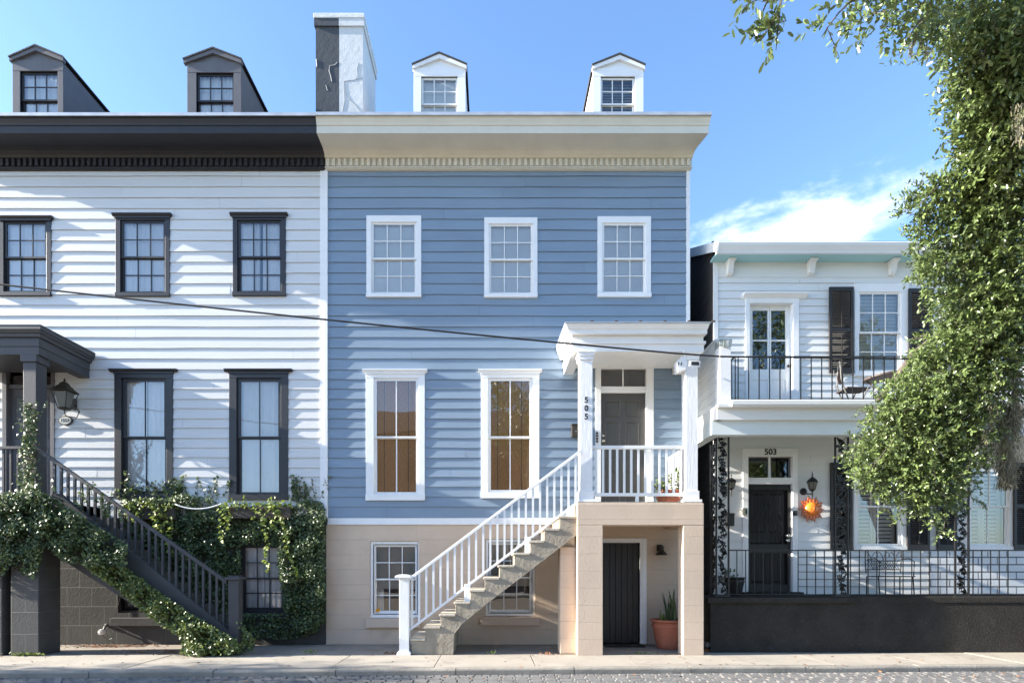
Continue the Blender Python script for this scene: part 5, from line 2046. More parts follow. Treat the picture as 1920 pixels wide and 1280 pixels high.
TY = 11.45
tx = X(1253, TY)
t = thing('potted_plant', (tx, TY, 0), 'large terracotta pot with a snake plant by the basement door', 'potted plant')
Hp = Z(1160, TY) - .0
s = MB()
s.lathe((tx, TY, 0.0), pot_profile(.335, Hp), 32)
s.build('pot', TERRA, t, smooth=False)
blades('leaves', SNAKE, t, (tx + .05, TY, Hp * .88), 16, .28, .72, .034, .28, 3)
blades('small_leaves', WEED, t, (tx - .12, TY - .05, Hp * .88), 22, .10, .28, .016, .9, 4)

PYp = 11.25
t = thing('potted_plant', (X(1252, PYp), PYp, LZ + .03), 'long terracotta planter with small shrubs behind the white porch railing', 'potted plant')
zz = LZ + .032
s = MB()
x0, x1 = X(1240, PYp), X(1274, PYp)
s.prism_y([(x0 + .03, zz), (x1 - .03, zz), (x1, zz + .28), (x0, zz + .28)], PYp - .12, PYp + .12)
s.box(x0 - .015, x1 + .015, PYp - .135, PYp + .135, zz + .25, zz + .31)
s.build('pot', TERRA, t, bevel=.008)


def bush(name, material, parent, c, r, n, size, seed, kind='ivy', up=.3, **kw):
    g = np.random.default_rng(seed)
    d = unit(g.normal(size=(n, 3)))
    rad = r * g.random(n)[:, None] ** .45
    pos = np.array(c) + d * rad * np.array(kw.get('sc', (1, 1, 1)))
    ax = unit(d + g.normal(size=(n, 3)) * .6 + np.array([0, 0, up]))
    nr_ = unit(g.normal(size=(n, 3)) * .7 + np.array([-.3, -.5, .6]))
    return leaf_mesh(name, material, parent, kind, pos, ax, nr_, size * g.uniform(.6, 1.25, n), g.random(n), org=c)


bush('leaves', WEED, t, (x0 + .12, PYp, zz + .45), .16, 90, .075, 5, 'oak')
bush('leaves', IVYLEAF, t, (x1 - .06, PYp, zz + .52), .15, 110, .07, 6, 'oak', sc=(.7, .8, 1.7))
bush('leaves', IVYLEAF, t, (x0 - .06, PYp, zz + .3), .14, 70, .07, 8, 'oak', sc=(.6, .8, 1.5))
for k_ in range(1):
    t2 = thing('potted_plant', (X(1232, PYp + .1), PYp + .1, LZ + .03), 'small leafy plant in an orange pot behind the porch balusters', 'potted plant')
    s = MB()
    s.lathe((X(1241, 10.95), 10.95, LZ + .032), [(r * .5, h * .4) for r, h in pot_profile(.2, .36)], 20)
    s.build('pot', TERRA, t2)
    bush('leaves', IVYLEAF, t2, (X(1236, 10.95), 10.95, LZ + .30), .15, 90, .07, 15, 'oak', sc=(.8, .8, 1.3))

DY_ = 11.6
t = thing('potted_plant', (X(1376, DY_), DY_, 1.06), 'dark glazed pot with a shrub behind the iron corner post of the porch', 'potted plant')
s = MB()
s.lathe((X(1377, 11.6), 11.6, 1.052), pot_profile(.20, .37), 22)
s.build('pot', BLACKPL, t)
bush('leaves', IVYLEAF, t, (X(1366, 11.5), 11.5, 1.052 + .38), .18, 120, .07, 9, 'oak')

# window boxes of the white house
def window_box(px0, px1, pyt, pyb, label, seed, lime):
    Yb = 11.72
    x0, x1 = X(px0, Yb), X(px1, Yb)
    z0, z1 = Z(pyb, Yb), Z(pyt, Yb)
    t = thing('window_box', ((x0 + x1) / 2, 11.95, z0), label, 'window box', 'planted window boxes of the white house')
    q = MB()
    q.box(x0, x1, Yb, Yb + .025, z0, z1)
    q.box(x0, x0 + .025, Yb + .025, 11.94, z0, z1)
    q.box(x1 - .025, x1, Yb + .025, 11.94, z0, z1)
    q.box(x0 + .025, x1 - .025, Yb + .025, 11.94, z0 + .001, z0 + .03)
    q.box(x0 - .01, x1 + .01, Yb - .012, Yb + .0, z1 - .04, z1 + .004)
    q.build('box', PLANTER, t, bevel=.005)
    q = MB()
    q.box(x0 + .026, x1 - .026, Yb + .026, 11.938, z1 - .07, z1 - .05)
    q.build('soil', SOIL, t)
    g = np.random.default_rng(seed)
    n = 190
    px_ = g.uniform(x0 - .05, x1 + .02, n)
    pz_ = z1 + np.abs(g.normal(0, .08, n)) - .02
    pos = np.stack([px_, g.uniform(Yb - .06, 11.93, n), pz_], 1)
    leaf_mesh('foliage', LIMELEAF, t, 'ivy', pos, unit(g.normal(size=(n, 3)) + np.array([0, -.4, .5])), unit(g.normal(size=(n, 3)) * .6 + np.array([-.4, -.5, .7])), g.uniform(.05, .10, n), g.random(n) * .9, org=((x0 + x1) / 2, Yb, z1))
    P_, A_ = [], []
    for (sx, ln, dx) in lime:
        xs_ = X(sx, Yb - .05)
        m_ = int(ln * 46)
        for i in range(m_):
            tt = i / m_
            wob = .03 * math.sin(tt * 9 + sx)
            P_.append((xs_ + dx * tt + wob + g.normal(0, .03 * (1.3 - tt)), Yb - .06 + g.normal(0, .03), z1 + .02 - ln * tt + g.normal(0, .02)))
            A_.append((g.normal(), -.5, -.5 + g.normal() * .5))
    P_, A_ = np.array(P_), np.array(A_)
    n = len(P_)
    leaf_mesh('trailing_vine', LIMELEAF, t, 'ivy', P_, unit(A_), unit(g.normal(size=(n, 3)) * .5 + np.array([-.4, -.7, .4])), g.uniform(.05, .095, n), g.random(n) * .5 + .5, org=((x0 + x1) / 2, Yb, z1 - .8))


window_box(234, 326, 952, 973, 'dark planter box with lime trailing plants under the window beside the stair', 60,
           [(262, .35, -.05), (285, .45, .15), (300, .55, .05), (312, 1.0, .12), (250, .25, -.1), (290, .3, 0)])
window_box(424.5, 544, 950.5, 971, 'dark planter box with lime trailing plants under the window by the blue house', 61,
           [(432, .45, -.05), (420, .7, -.06), (494, 1.35, .1), (508, .5, .06), (514, 1.5, .5), (520, .3, .1), (480, .25, -.02)])
# white hose slung between the boxes
s = MB()
pts = []
for i in range(15):
    tt = i / 14
    pts.append((X(330 + 92 * tt, 11.75), 11.72 - .02 * math.sin(tt * 3.1), Z(945 + 0 * tt, 11.75) - .12 * math.sin(tt * math.pi) ** .8 + .04 * tt))
s.tube(pts, .014, 8)
tag(s.build('garden_hose', WHITEPL, smooth=True), 'white hose slung between the two planter boxes', 'hose')
# floodlight with loose wire on the grey basement wall
t = thing('flood_light', (X(190, 11.9), 11.98, Z(1190, 11.9)), 'small white floodlight with hanging cable on the grey basement wall', 'floodlight')
s = MB()
fx, fz = X(191, 11.88), Z(1184, 11.88)
s.lathe((fx, 11.88, fz), [(.058, -.04), (.062, .02), (.055, .05), (0, .055)], 16, 'y')
s.build('lamp_head', WHITEPL, t)
s = MB()
s.tube([(fx + .02, 11.9, fz + .05), (fx + .03, 11.92, fz + .11), (fx + .03, 11.97, fz + .13)], .018, 6)
s.lathe((fx + .03, 11.985, fz + .13), [(.04, 0), (.04, .02), (0, .03)], 10, 'y')
s.build('bracket', GREYIRON, t)
s = MB()
pts = [(fx, 11.9, fz - .05), (fx + .02, 11.92, fz - .12), (fx + .1, 11.94, fz - .17), (fx + .19, 11.94, fz - .13), (fx + .225, 11.94, fz), (fx + .22, 11.95, fz + .2), (fx + .25, 11.96, fz + .38), (fx + .33, 11.97, fz + .75)]
s.tube(pts, .006, 5)
s.build('loose_wire', GREYIRON, t)
# door mat
s = MB()
s.box(X(1132, 11.8), X(1206, 11.8), 11.60, 11.93, .0, .02)
tag(s.build('door_mat', mat('black coir mat', (.02, .018, .016), .95, bump=(80, .01)), bevel=.004), 'black doormat before the basement door', 'doormat')
# pipe end in the gap beside the plinth
t = thing('drain_pipe', (X(1326, 10.9), 11.0, 0), 'grey drain pipe end in the gap beside the black plinth', 'pipe')
s = MB()
s.tube([(X(1326.5, 10.9), 10.86, Z(1208, 10.9)), (X(1326.5, 10.9), 11.6, Z(1208, 10.9))], .042, 12)
s.build('pipe', GREYIRON, t)
s = MB()
ringy(s, X(1326.5, 10.85), 10.85, Z(1208, 10.85), .042, .012)
s.build('collar', GREYPLAIN, t)

# ================================================================== balcony and porch furniture
BY = 11.40
t = thing('bistro_chair', (X(1570, BY), BY, BZ), 'folding iron chair with scrolled back and oval medallion on the balcony', 'chair')
k = BY / F


def bx(px_, py_, y=BY):
    return (X(px_, y), y, Z(py_, y))


def bz(px_, dy, h):
    return (X(px_, BY), BY + dy, BZ + h)


s = MB()
for dy, dx in ((-.2, 0), (.2, 0)):
    # back legs run down and forward, front legs cross them
    s.tube([bz(1564 + (0 if dy < 0 else 18), dy, .88), bz(1566 + (0 if dy < 0 else 15), dy, .60), bz(1572 + (0 if dy < 0 else 14), dy, .40), bz(1580 + (0 if dy < 0 else 14), dy, .18), bz(1590, dy, .012)], .013, 6)
    s.tube([bz(1616, dy, .44), bz(1606, dy, .22), bz(1590 - 4, dy, .012)], .013, 6)
s.tube([bz(1564, -.2, .88), bz(1568, -.12, .97), bz(1573, 0, 1.0), bz(1579, .12, .97), bz(1582, .2, .88)], .012, 6)
s.build('frame', GREYIRON, t)
s = MB()
for sg, px0 in ((-1, 1565), (1, 1581)):
    for i in range(2):
        cz, r_ = (.80, .055) if i == 0 else (.52, .045)
        cx, cy, c_ = X(1570 + 4 * (i), BY), BY + sg * .12, BZ + cz
        s.tube([(cx + r_ * .5 * math.cos(a), cy + r_ * math.cos(a), c_ + r_ * math.sin(a) * 1.4) for a in np.linspace(0, 5.4, 14)], .007, 5)
s.build('back_scrolls', GREYIRON, t)
s = MB()
cx, cz = X(1574, BY), BZ + .68
s.prism_y([(cx + .062 * math.cos(a), cz + .13 * math.sin(a)) for a in np.linspace(0, 2 * math.pi, 20, endpoint=False)], BY - .03, BY - .015)
s.build('medallion', RUSTIRON, t)
s = MB()
s.prism_z([(X(1578, BY), BY - .2), (X(1622, BY), BY - .18), (X(1624, BY), BY), (X(1622, BY), BY + .18), (X(1578, BY), BY + .2)], BZ + .43, BZ + .45)
s.build('seat', RUSTIRON, t)
TBY = 11.42
t = thing('bistro_table', (X(1658, TBY), TBY, BZ), 'round rusty iron table on the balcony with three curved legs', 'table')
s = MB()
tcx, tz = X(1658, TBY), BZ + .72
tilt = .09
vs_ = [(tcx + .37 * math.cos(a), TBY + .37 * math.sin(a), tz + .37 * math.cos(a) * tilt) for a in np.linspace(0, 2 * math.pi, 32, endpoint=False)]
n = 32
s.add(vs_ + [(x_, y_, z_ - .03) for x_, y_, z_ in vs_], [tuple(range(n)), tuple(range(2 * n - 1, n - 1, -1))] + [(i, n + i, n + (i + 1) % n, (i + 1) % n) for i in range(n)])
s.build('table_top', RUSTIRON, t)
for a in (.5, 2.6, 4.7):
    s = MB()
    c, q_ = math.cos(a), math.sin(a)
    s.tube([(tcx + r_ * c, TBY + r_ * q_, BZ + h) for r_, h in ((.30, .69), (.20, .55), (.13, .38), (.14, .2), (.24, .012))], .013, 6)
    s.build('leg', RUSTIRON, t)
s = MB()
ringpts = [(tcx + .14 * math.cos(a), TBY + .14 * math.sin(a), BZ + .25) for a in np.linspace(0, 2 * math.pi, 20)]
s.tube(ringpts, .010, 5)
s.build('foot_ring', RUSTIRON, t)

GY = 11.62
t = thing('garden_bench', (X(1656, GY), GY, 1.05), 'black iron bench with lattice and scroll back behind the porch railing', 'bench')
x0, x1 = X(1622, GY), X(1690, GY)
zb_, zt_ = Z(1069, GY), Z(1031, GY)
s = MB()
nb_ = 14
for i in range(nb_ + 1):
    xx = x0 + .04 + (x1 - x0 - .08) * i / nb_
    for sg in (-1, 1):
        xe = xx + sg * .11
        if x0 + .03 <= xe <= x1 - .03:
            s.tube([(xx, GY, zb_ + .02), (xe, GY, zb_ + .19)], .006, 4)
s.tube([(x0 + .03, GY, zb_ + .02), (x1 - .03, GY, zb_ + .02)], .009, 5)
s.tube([(x0 + .03, GY, zb_ + .20), (x1 - .03, GY, zb_ + .20)], .009, 5)
for i in range(3):
    cx = x0 + (x1 - x0) * (i + .5) / 3
    for sg in (-1, 1):
        s.tube([(cx, GY, zb_ + .20), (cx + sg * .02, GY, zb_ + .30), (cx + sg * .08, GY, zb_ + .38), (cx + sg * .125, GY, zb_ + .34), (cx + sg * .11, GY, zb_ + .28)], .007, 5)
s.tube([(x0 + .02, GY, zb_ - .05), (x0, GY, zb_ + .25), (x0 + .01, GY, zt_), (x0 + .05, GY, zt_ + .01)], .012, 6)
s.tube([(x1 - .02, GY, zb_ - .05), (x1, GY, zb_ + .25), (x1 - .01, GY, zt_), (x1 - .05, GY, zt_ + .01)], .012, 6)
s.build('backrest', IRON, t)
s = MB()
for i in range(6):
    s.box(x0 + .02, x1 - .02, GY - .42 + i * .07, GY - .37 + i * .07, 1.05 + .38, 1.05 + .4)
s.build('seat', IRON, t)
for xx in (x0 + .03, x1 - .03):
    for dy in (-.40, 0):
        s = MB()
        s.tube([(xx, GY + dy, 1.052), (xx, GY + dy * .95, 1.25), (xx, GY + dy * .9, 1.44)], .013, 6)
        s.build('leg', IRON, t)
    s = MB()
    s.tube([(xx, GY - .02, zb_ + .22), (xx, GY - .25, zb_ + .24), (xx, GY - .40, zb_ + .18), (xx, GY - .38, 1.44)], .012, 6)
    s.build('armrest', IRON, t)

# ================================================================== overhead cable
s = MB()
CYy = 8.25
A_, B_ = (0, 533), (1330, 668)
pts = []
for px_ in range(-900, 3000, 90):
    tt = px_ / 1330
    py_ = 533 + 151.5 * tt - 16.5 * tt * tt * 1.0
    if px_ > 1330:
        py_ = 668 + (px_ - 1330) * .012
    pts.append((X(px_, CYy), CYy, Z(py_, CYy)))
s.tube(pts, .0125, 6)
tag(s.build('overhead_cable', CABLE, recalc=False, smooth=True), 'black service cable sagging across the two tall house fronts', 'cable')

# ================================================================== ivy
def ivy_on(name, label, parts, seed, size=(.032, .062), material=None, extra=None):
    g = np.random.default_rng(seed)
    P_ = []
    for (poly, dens, y0, y1) in parts:
        poly = np.array(poly, float)
        lo, hi = poly.min(0), poly.max(0)
        area = (hi - lo).prod()
        n = int(area * dens)
        px_, py_ = g.uniform(lo[0], hi[0], n), g.uniform(lo[1], hi[1], n)
        # clumps and gaps
        f = np.sin(px_ * .11 + 1.3 * np.sin(py_ * .05)) + np.sin(py_ * .13 + px_ * .03 + seed) + g.normal(0, .9, n)
        keep = in_poly(px_, py_, poly) & (f > -1.25)
        px_, py_, f = px_[keep], py_[keep], f[keep]
        yy = y1 - (y1 - y0) * np.clip(.35 + .22 * f + g.normal(0, .25, len(px_)), 0, 1)
        P_.append(np.stack([(px_ - VX) * yy / F, yy, EZ + (VY - py_) * yy / F], 1))
    if extra is not None:
        P_.append(extra(g))
    P_ = np.concatenate(P_)
    n = len(P_)
    t = thing(name, (float(P_[:, 0].mean()), float(P_[:, 1].max()), float(P_[:, 2].min())), label, 'ivy')
    ax = unit(g.normal(size=(n, 3)) * np.array([1, .5, .8]) + np.array([0, -.25, -.35]))
    nr_ = unit(g.normal(size=(n, 3)) * .55 + np.array([-.25, -.75, .55]))
    leaf_mesh('leaves', material or IVYLEAF, t, 'ivy', P_, ax, nr_, g.uniform(*size, n), g.random(n))
    return t, g


# runners: thin stems climbing the boards above the mass
def stems(parent, seed, starts, Y, up=.5):
    g = random.Random(seed)
    mb = MB()
    L_ = []
    for (px_, py_) in starts:
        x, z = X(px_, Y), Z(py_, Y)
        pts = [(x, Y, z)]
        ln = g.uniform(.3, 1.0) * up
        d = g.uniform(-.6, .6)
        for i in range(7):
            x += d * ln / 7 + g.uniform(-.02, .02)
            z += ln / 7
            pts.append((x, Y, z))
            for k in range(2):
                L_.append((x + g.uniform(-.04, .04), Y - g.uniform(0, .03), z + g.uniform(-.03, .03)))
        mb.tube(pts, .004, 4)
    mb.build('stems', BARK, parent, recalc=False)['kind'] = 'stuff'
    L_ = np.array(L_)
    gg = np.random.default_rng(seed)
    n = len(L_)
    leaf_mesh('runner_leaves', IVYLEAF, parent, 'ivy', L_, unit(gg.normal(size=(n, 3)) + np.array([0, -.3, 0])), unit(gg.normal(size=(n, 3)) * .5 + np.array([-.2, -.8, .4])), gg.uniform(.035, .075, n), gg.random(n))


wall_poly = [(222, 948), (260, 930), (300, 935), (345, 925), (395, 935), (440, 965), (530, 975), (548, 950), (575, 935), (608, 940), (609, 1120), (610, 1150), (595, 1185),
             (560, 1190), (534, 1150), (531, 1100), (520, 1060), (530, 1022), (452, 1019), (450, 1150), (452, 1165), (436, 1178), (380, 1150), (300, 1085), (225, 1030)]
t, g = ivy_on('wall_ivy', 'dense dark ivy covering the grey basement wall around a curtained window',
              [(wall_poly, .42, 11.72, 11.96), ([(520, 1000), (609, 960), (609, 1170), (560, 1185), (531, 1140), (524, 1080)], .32, 11.6, 11.9),
               ([(452, 1150), (532, 1148), (600, 1180), (560, 1196), (452, 1196)], .30, 11.75, 11.95),
               ([(225, 1030), (300, 1085), (380, 1150), (440, 1190), (440, 1100), (225, 960)], .26, 11.65, 11.95)], 71)
rr_ = random.Random(8)
stems(t, 5, [(rr_.uniform(225, 420), rr_.uniform(925, 950)) for _ in range(30)] + [(rr_.uniform(545, 606), rr_.uniform(930, 955)) for _ in range(18)] + [(rr_.uniform(310, 350), 930) for _ in range(10)], 11.965, .55)


def post_ivy(g):
    n = 1500
    tt = g.random(n) ** 1.6
    zz = Z(960, 10.45) + (Z(752, 10.45) - Z(960, 10.45)) * tt
    xx = X(55, 10.62) + g.normal(0, .10, n) * (1.15 - .6 * tt)
    yy = 10.60 + g.normal(0, .03, n)
    return np.stack([xx, yy, zz], 1)


land_poly = [(-60, 930), (30, 922), (60, 900), (85, 925), (120, 945), (180, 985), (240, 1020), (235, 1062), (180, 1062), (120, 1052), (82, 1020), (74, 1060), (60, 1085), (36, 1072), (18, 1055), (10, 1075), (-60, 1090)]
t, g = ivy_on('porch_ivy', 'thick ivy spilling over the landing and up the post of the charcoal porch',
              [(land_poly, .40, 10.15, 10.46), ([(-60, 928), (85, 925), (150, 965), (200, 1000), (120, 1000), (-60, 1010)], .24, 10.1, 10.4)], 73, extra=post_ivy)
stems(t, 15, [(rr_.uniform(45, 66), rr_.uniform(800, 860)) for _ in range(12)] + [(rr_.uniform(90, 240), rr_.uniform(945, 985)) for _ in range(14)], 10.47, .5)

strip = [(150, 1018), (200, 1040), (260, 1080), (320, 1125), (360, 1150), (385, 1165), (400, 1185), (410, 1222), (342, 1226), (338, 1190), (300, 1170), (262, 1140), (215, 1100), (160, 1062)]
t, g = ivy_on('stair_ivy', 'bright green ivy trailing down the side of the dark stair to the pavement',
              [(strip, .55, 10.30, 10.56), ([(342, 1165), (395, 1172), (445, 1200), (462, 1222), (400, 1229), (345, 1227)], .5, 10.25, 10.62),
               ([(430, 1160), (452, 1165), (480, 1200), (470, 1220), (440, 1222)], .26, 10.45, 10.8)], 77, material=SUNLIT_YOUNGIVY)

# ================================================================== weeds, grass tufts and litter
wd = [(0.0, 0.0)]


def tuft(px_, py_, n, h, seed, label, name='weed', material=None, cat='weed', group=None, wide=.06):
    Y = EZ * F / (py_ - VY)
    x = X(px_, Y)
    t = thing(name, (x, Y, 0), label, cat, group)
    g = np.random.default_rng(seed)
    pos = np.stack([x + g.normal(0, wide, n), Y + g.normal(0, .02, n), np.abs(g.normal(0, h * .4, n)) + .004], 1)
    ax = unit(g.normal(size=(n, 3)) * np.array([.8, .4, .4]) + np.array([0, -.1, .8]))
    leaf_mesh('leaves', material or WEED, t, 'oak', pos, ax, unit(g.normal(size=(n, 3)) * .6 + np.array([0, -.7, .5])), g.uniform(.03, .07, n), g.random(n))


tuft(848, 1219, 26, .11, 1, 'leafy weed in the paving joint at the foot of the concrete stair', group='weeds in the paving joints', wide=.035)
tuft(923, 1226, 14, .05, 2, 'tiny weed in the paving joint below the basement window', group='weeds in the paving joints', wide=.03)
tuft(1027, 1227, 20, .04, 3, 'dry yellow weed left of the beige landing pier', group='weeds in the paving joints', material=DRYLEAF, wide=.06)
tuft(583, 1225, 26, .07, 4, 'grassy weed on the paving before the beige wall corner', group='weeds in the paving joints', wide=.06)
tuft(50, 1229, 90, .05, 6, 'low grass tuft at the foot of the grey block pier', group='weeds in the paving joints', wide=.17)
tuft(78, 1226, 18, .22, 7, 'tall thin weed at the right edge of the grey block pier', group='weeds in the paving joints', wide=.03)
tuft(1205, 1226, 24, .02, 9, 'small weeds along the joint before the terracotta pot', group='weeds in the paving joints', wide=.18)
tuft(1328, 1222, 22, .05, 10, 'pale weeds beneath the pipe beside the black plinth', group='weeds in the paving joints', material=DRYLEAF, wide=.04)
tuft(730, 1226, 18, .03, 12, 'dry grass wisps left of the white newel post', group='weeds in the paving joints', material=DRYLEAF, wide=.06)
g = np.random.default_rng(40)
n = 900
pos = np.concatenate([np.stack([X(200, 11.6) + g.normal(0, .45, n // 2), 11.72 + g.normal(0, .12, n // 2), np.full(n // 2, .012)], 1),
                      np.stack([X(300, 11.0) + g.normal(0, .5, n // 4), 10.9 + g.normal(0, .12, n // 4), np.full(n // 4, .012)], 1),
                      np.stack([g.uniform(-9, 9, n - n // 2 - n // 4), g.uniform(8.5, 10.5, n - n // 2 - n // 4), np.full(n - n // 2 - n // 4, .012)], 1)])
pos[:, 2] = np.where(pos[:, 1] < 9.1 + .037 * pos[:, 0], RZ + .01, .010)
o = leaf_mesh('leaf_litter', DRYLEAF, None, 'oak', pos, unit(g.normal(size=(n, 3)) * np.array([1, 1, .15])), unit(g.normal(size=(n, 3)) * .25 + np.array([0, 0, 1])), g.uniform(.035, .08, n), g.random(n))
tag(o, 'brown fallen leaves scattered on the paving', 'leaf litter', kind='stuff')

# ================================================================== live oak
def crown_leaves(blobs, seed, twig_d):
    g = np.random.default_rng(seed)
    P_, A_, N_, S_, T_, G_ = [], [], [], [], [], []
    for (px_, py_, rp, Y, dens, ls) in blobs:
        c = np.array([X(px_, Y), Y, Z(py_, Y)])
        r_ = rp * Y / F
        nt_ = int(dens * twig_d * (r_ ** 2) + 1)
        d = unit(g.normal(size=(nt_, 3)))
        start = c + d * (r_ * g.random(nt_)[:, None] ** .5) * np.array([1, 1.0, 1])
        td = unit(d * .5 + g.normal(size=(nt_, 3)) * .55 + np.array([-.35, -.1, -.10]))
        L_ = g.uniform(.14, .36, nt_) * (ls / .075)
        tint0 = g.random(nt_)
        m_ = 11
        for i in range(m_):
            t_ = (i + .6) / m_
            pos = start + td * (L_ * t_)[:, None]
            side = unit(np.cross(td, g.normal(size=(nt_, 3))))
            ax = unit(td * .75 + side * .9 + g.normal(size=(nt_, 3)) * .2 + np.array([0, 0, .12]))
            nr_ = unit(g.normal(size=(nt_, 3)) * .55 + np.array([-.35, -.2, .85]))
            P_.append(pos)
            A_.append(ax)
            N_.append(nr_)
            S_.append(ls * g.uniform(.65, 1.25, nt_))
            T_.append(np.clip(tint0 * .6 + g.random(nt_) * .4 + (g.random(nt_) > .985) * 1.0, 0, 1.6))
        G_.append(np.concatenate([start, start + td * L_[:, None]], 1))
    return [np.concatenate(q_) for q_ in (P_, A_, N_, S_, T_, G_)]


TX, TYk = 10.6, 8.3
oak = thing('oak_tree', (TX, 10.15, 0), 'live oak with glossy green foliage and moss hanging over the small white house', 'tree')
mb = MB()
limbs = [
    [(TX, 10.15, -.1), (TX - .05, 9.8, 1.2), (TX - .15, 9.0, 2.6), (TX - .1, TYk - .1, 4.0)],
    [(TX - .12, TYk - .1, 3.6), (TX - 1.0, TYk - .2, 4.9), (TX - 2.2, TYk, 5.6), (TX - 3.2, TYk + .3, 5.6), (TX - 4.1, TYk + .5, 4.9), (TX - 4.6, TYk + .6, 4.2)],
    [(TX - .1, TYk - .1, 3.8), (TX - .8, TYk - .9, 5.8), (TX - 2.4, TYk - 1.6, 7.6), (TX - 3.8, TYk - 2.0, 8.4), (TX - 5.2, TYk - 2.4, 8.6)],
    [(TX - .1, TYk - .1, 3.8), (TX + .4, TYk - .4, 6), (TX - .2, TYk - .4, 8.4), (TX - 1.4, TYk - .6, 10)],
    [(TX - 2.2, TYk, 5.6), (TX - 2.9, TYk - .3, 6.6), (TX - 3.5, TYk - .3, 7.4)],
    [(TX - 1.0, TYk - .2, 4.9), (TX - 2.0, TYk + .2, 4.3), (TX - 3.2, TYk + .3, 3.6), (TX - 3.9, TYk + .3, 3.0)],
    [(TX, TYk, 3.9), (TX + 1.6, TYk + .3, 5.6), (TX + 3.2, TYk, 7.2)],
]
rads = [[.36, .29, .26, .24], [.19, .15, .12, .09, .06, .03], [.18, .15, .11, .07, .03], [.17, .13, .1, .05], [.07, .05, .02], [.1, .07, .05, .02], [.16, .1, .04]]
for l_, r_ in zip(limbs, rads):
    mb.tube(l_, r_, 9)
mb.build('trunk', BARK, oak, smooth=True)
blobs = [   # px, py, radius px, depth, density, leaf length
    (1440, 10, 32, 5.2, 0.33, .075), (1452, 42, 30, 5.2, .8, .078), (1420, 55, 16, 5.2, 1.0, .075), (1463, 62, 22, 5.2, .8, .075), (1425, -30, 40, 5.2, 0.6, .075),
    (1552, 45, 14, 5.6, 1.2, .072), (1580, 12, 22, 5.6, 0.66, .072), (1622, 5, 32, 5.7, 0.6, .07), (1668, 22, 32, 5.8, 0.6, .07), (1700, 45, 28, 5.9, 0.6, .068), (1660, 55, 22, 5.9, 0.54, .068),
    (1680, -20, 50, 5.8, 0.6, .07), (1740, 30, 45, 6.0, 0.6, .07), (1775, 75, 32, 6.2, .9, .07), (1790, 25, 50, 6.2, .9, .07),
    (1860, 20, 70, 6.3, 1.1, .072), (1910, 60, 60, 6.4, 1.1, .072), (1850, 90, 52, 6.4, 1.1, .072), (1905, 130, 62, 6.5, 1.1, .072),
    (1850, 165, 48, 6.6, 1.0, .07), (1815, 130, 24, 6.6, .8, .068), (1900, 210, 62, 6.7, 1.1, .07), (1845, 220, 36, 6.8, 1.0, .068), (1870, 270, 50, 7.0, 1.1, .068), (1825, 275, 22, 7.0, .8, .066), (1915, 290, 50, 7.0, 1.1, .068),
    (1850, 320, 48, 7.2, 1.1, .066), (1800, 345, 38, 7.3, 1.0, .064), (1760, 365, 34, 7.4, 1.0, .062), (1722, 372, 26, 7.5, .9, .06), (1700, 400, 20, 7.5, .7, .06), (1880, 370, 58, 7.3, 1.1, .066),
    (1830, 395, 52, 7.4, 1.1, .064), (1770, 415, 44, 7.5, 1.1, .062), (1735, 435, 30, 7.6, 1.0, .06), (1910, 440, 55, 7.4, 1.1, .064), (1850, 465, 55, 7.5, 1.1, .062), (1790, 480, 46, 7.6, 1.1, .06), (1742, 500, 34, 7.7, 1.0, .06), (1718, 535, 18, 7.7, .7, .06),
    (1890, 530, 58, 7.6, 1.1, .062), (1825, 545, 52, 7.7, 1.1, .06), (1775, 575, 36, 7.8, 1.0, .06), (1880, 600, 55, 7.7, 1.1, .06), (1820, 620, 52, 7.8, 1.1, .06), (1770, 640, 40, 7.9, 1.1, .058), (1735, 665, 24, 8.0, .9, .058),
    (1865, 670, 48, 7.9, 1.0, .06), (1805, 690, 52, 8.0, 1.1, .058), (1750, 715, 48, 8.1, 1.1, .058), (1712, 745, 38, 8.2, 1.1, .058), (1670, 785, 34, 8.3, 1.1, .056), (1840, 740, 42, 8.0, 1.0, .058), (1785, 765, 50, 8.1, 1.1, .058),
    (1730, 800, 50, 8.3, 1.1, .056), (1680, 840, 44, 8.4, 1.1, .056), (1640, 850, 34, 8.5, 1.1, .056), (1618, 880, 18, 8.5, .9, .055), (1825, 805, 40, 8.2, 1.0, .058), (1775, 840, 48, 8.3, 1.1, .057), (1720, 880, 44, 8.4, 1.1, .056), (1670, 895, 34, 8.5, 1.0, .055), (1635, 905, 16, 8.5, .8, .055),
    (1815, 875, 34, 8.3, .8, .057), (1765, 910, 38, 8.4, 1.0, .057), (1720, 930, 28, 8.5, .9, .056), (1800, 930, 24, 8.4, .7, .058), (1740, 960, 20, 8.5, .8, .056), (1772, 975, 14, 8.5, .7, .057), (1685, 955, 14, 8.6, .6, .055), (1768, 1000, 9, 8.5, .6, .055),
    (1905, 640, 40, 7.8, .8, .06), (1840, 905, 12, 8.4, .4, .058), (1875, 60, 60, 7.6, .9, .07), (1880, 180, 60, 7.8, .9, .07), (1860, 420, 60, 8.4, .9, .065), (1820, 560, 60, 8.6, .9, .06), (1780, 760, 60, 9.0, .9, .06), (1740, 850, 50, 9.2, .8, .06),
    (1900, 590, 46, 7.9, .9, .06), (1892, 655, 40, 8.0, .8, .06), (1905, 720, 26, 8.1, .5, .06), (1868, 720, 34, 8.1, .9, .058),
    (1990, 100, 90, 6.8, .5, .075), (1990, 330, 90, 7.3, .5, .075), (1990, 560, 80, 7.7, .4, .075), (1880, -110, 110, 6.4, .5, .075), (1700, -110, 90, 5.9, .4, .075), (2120, 0, 150, 7.6, .25, .08), (2150, 330, 130, 8.4, .25, .08),
]
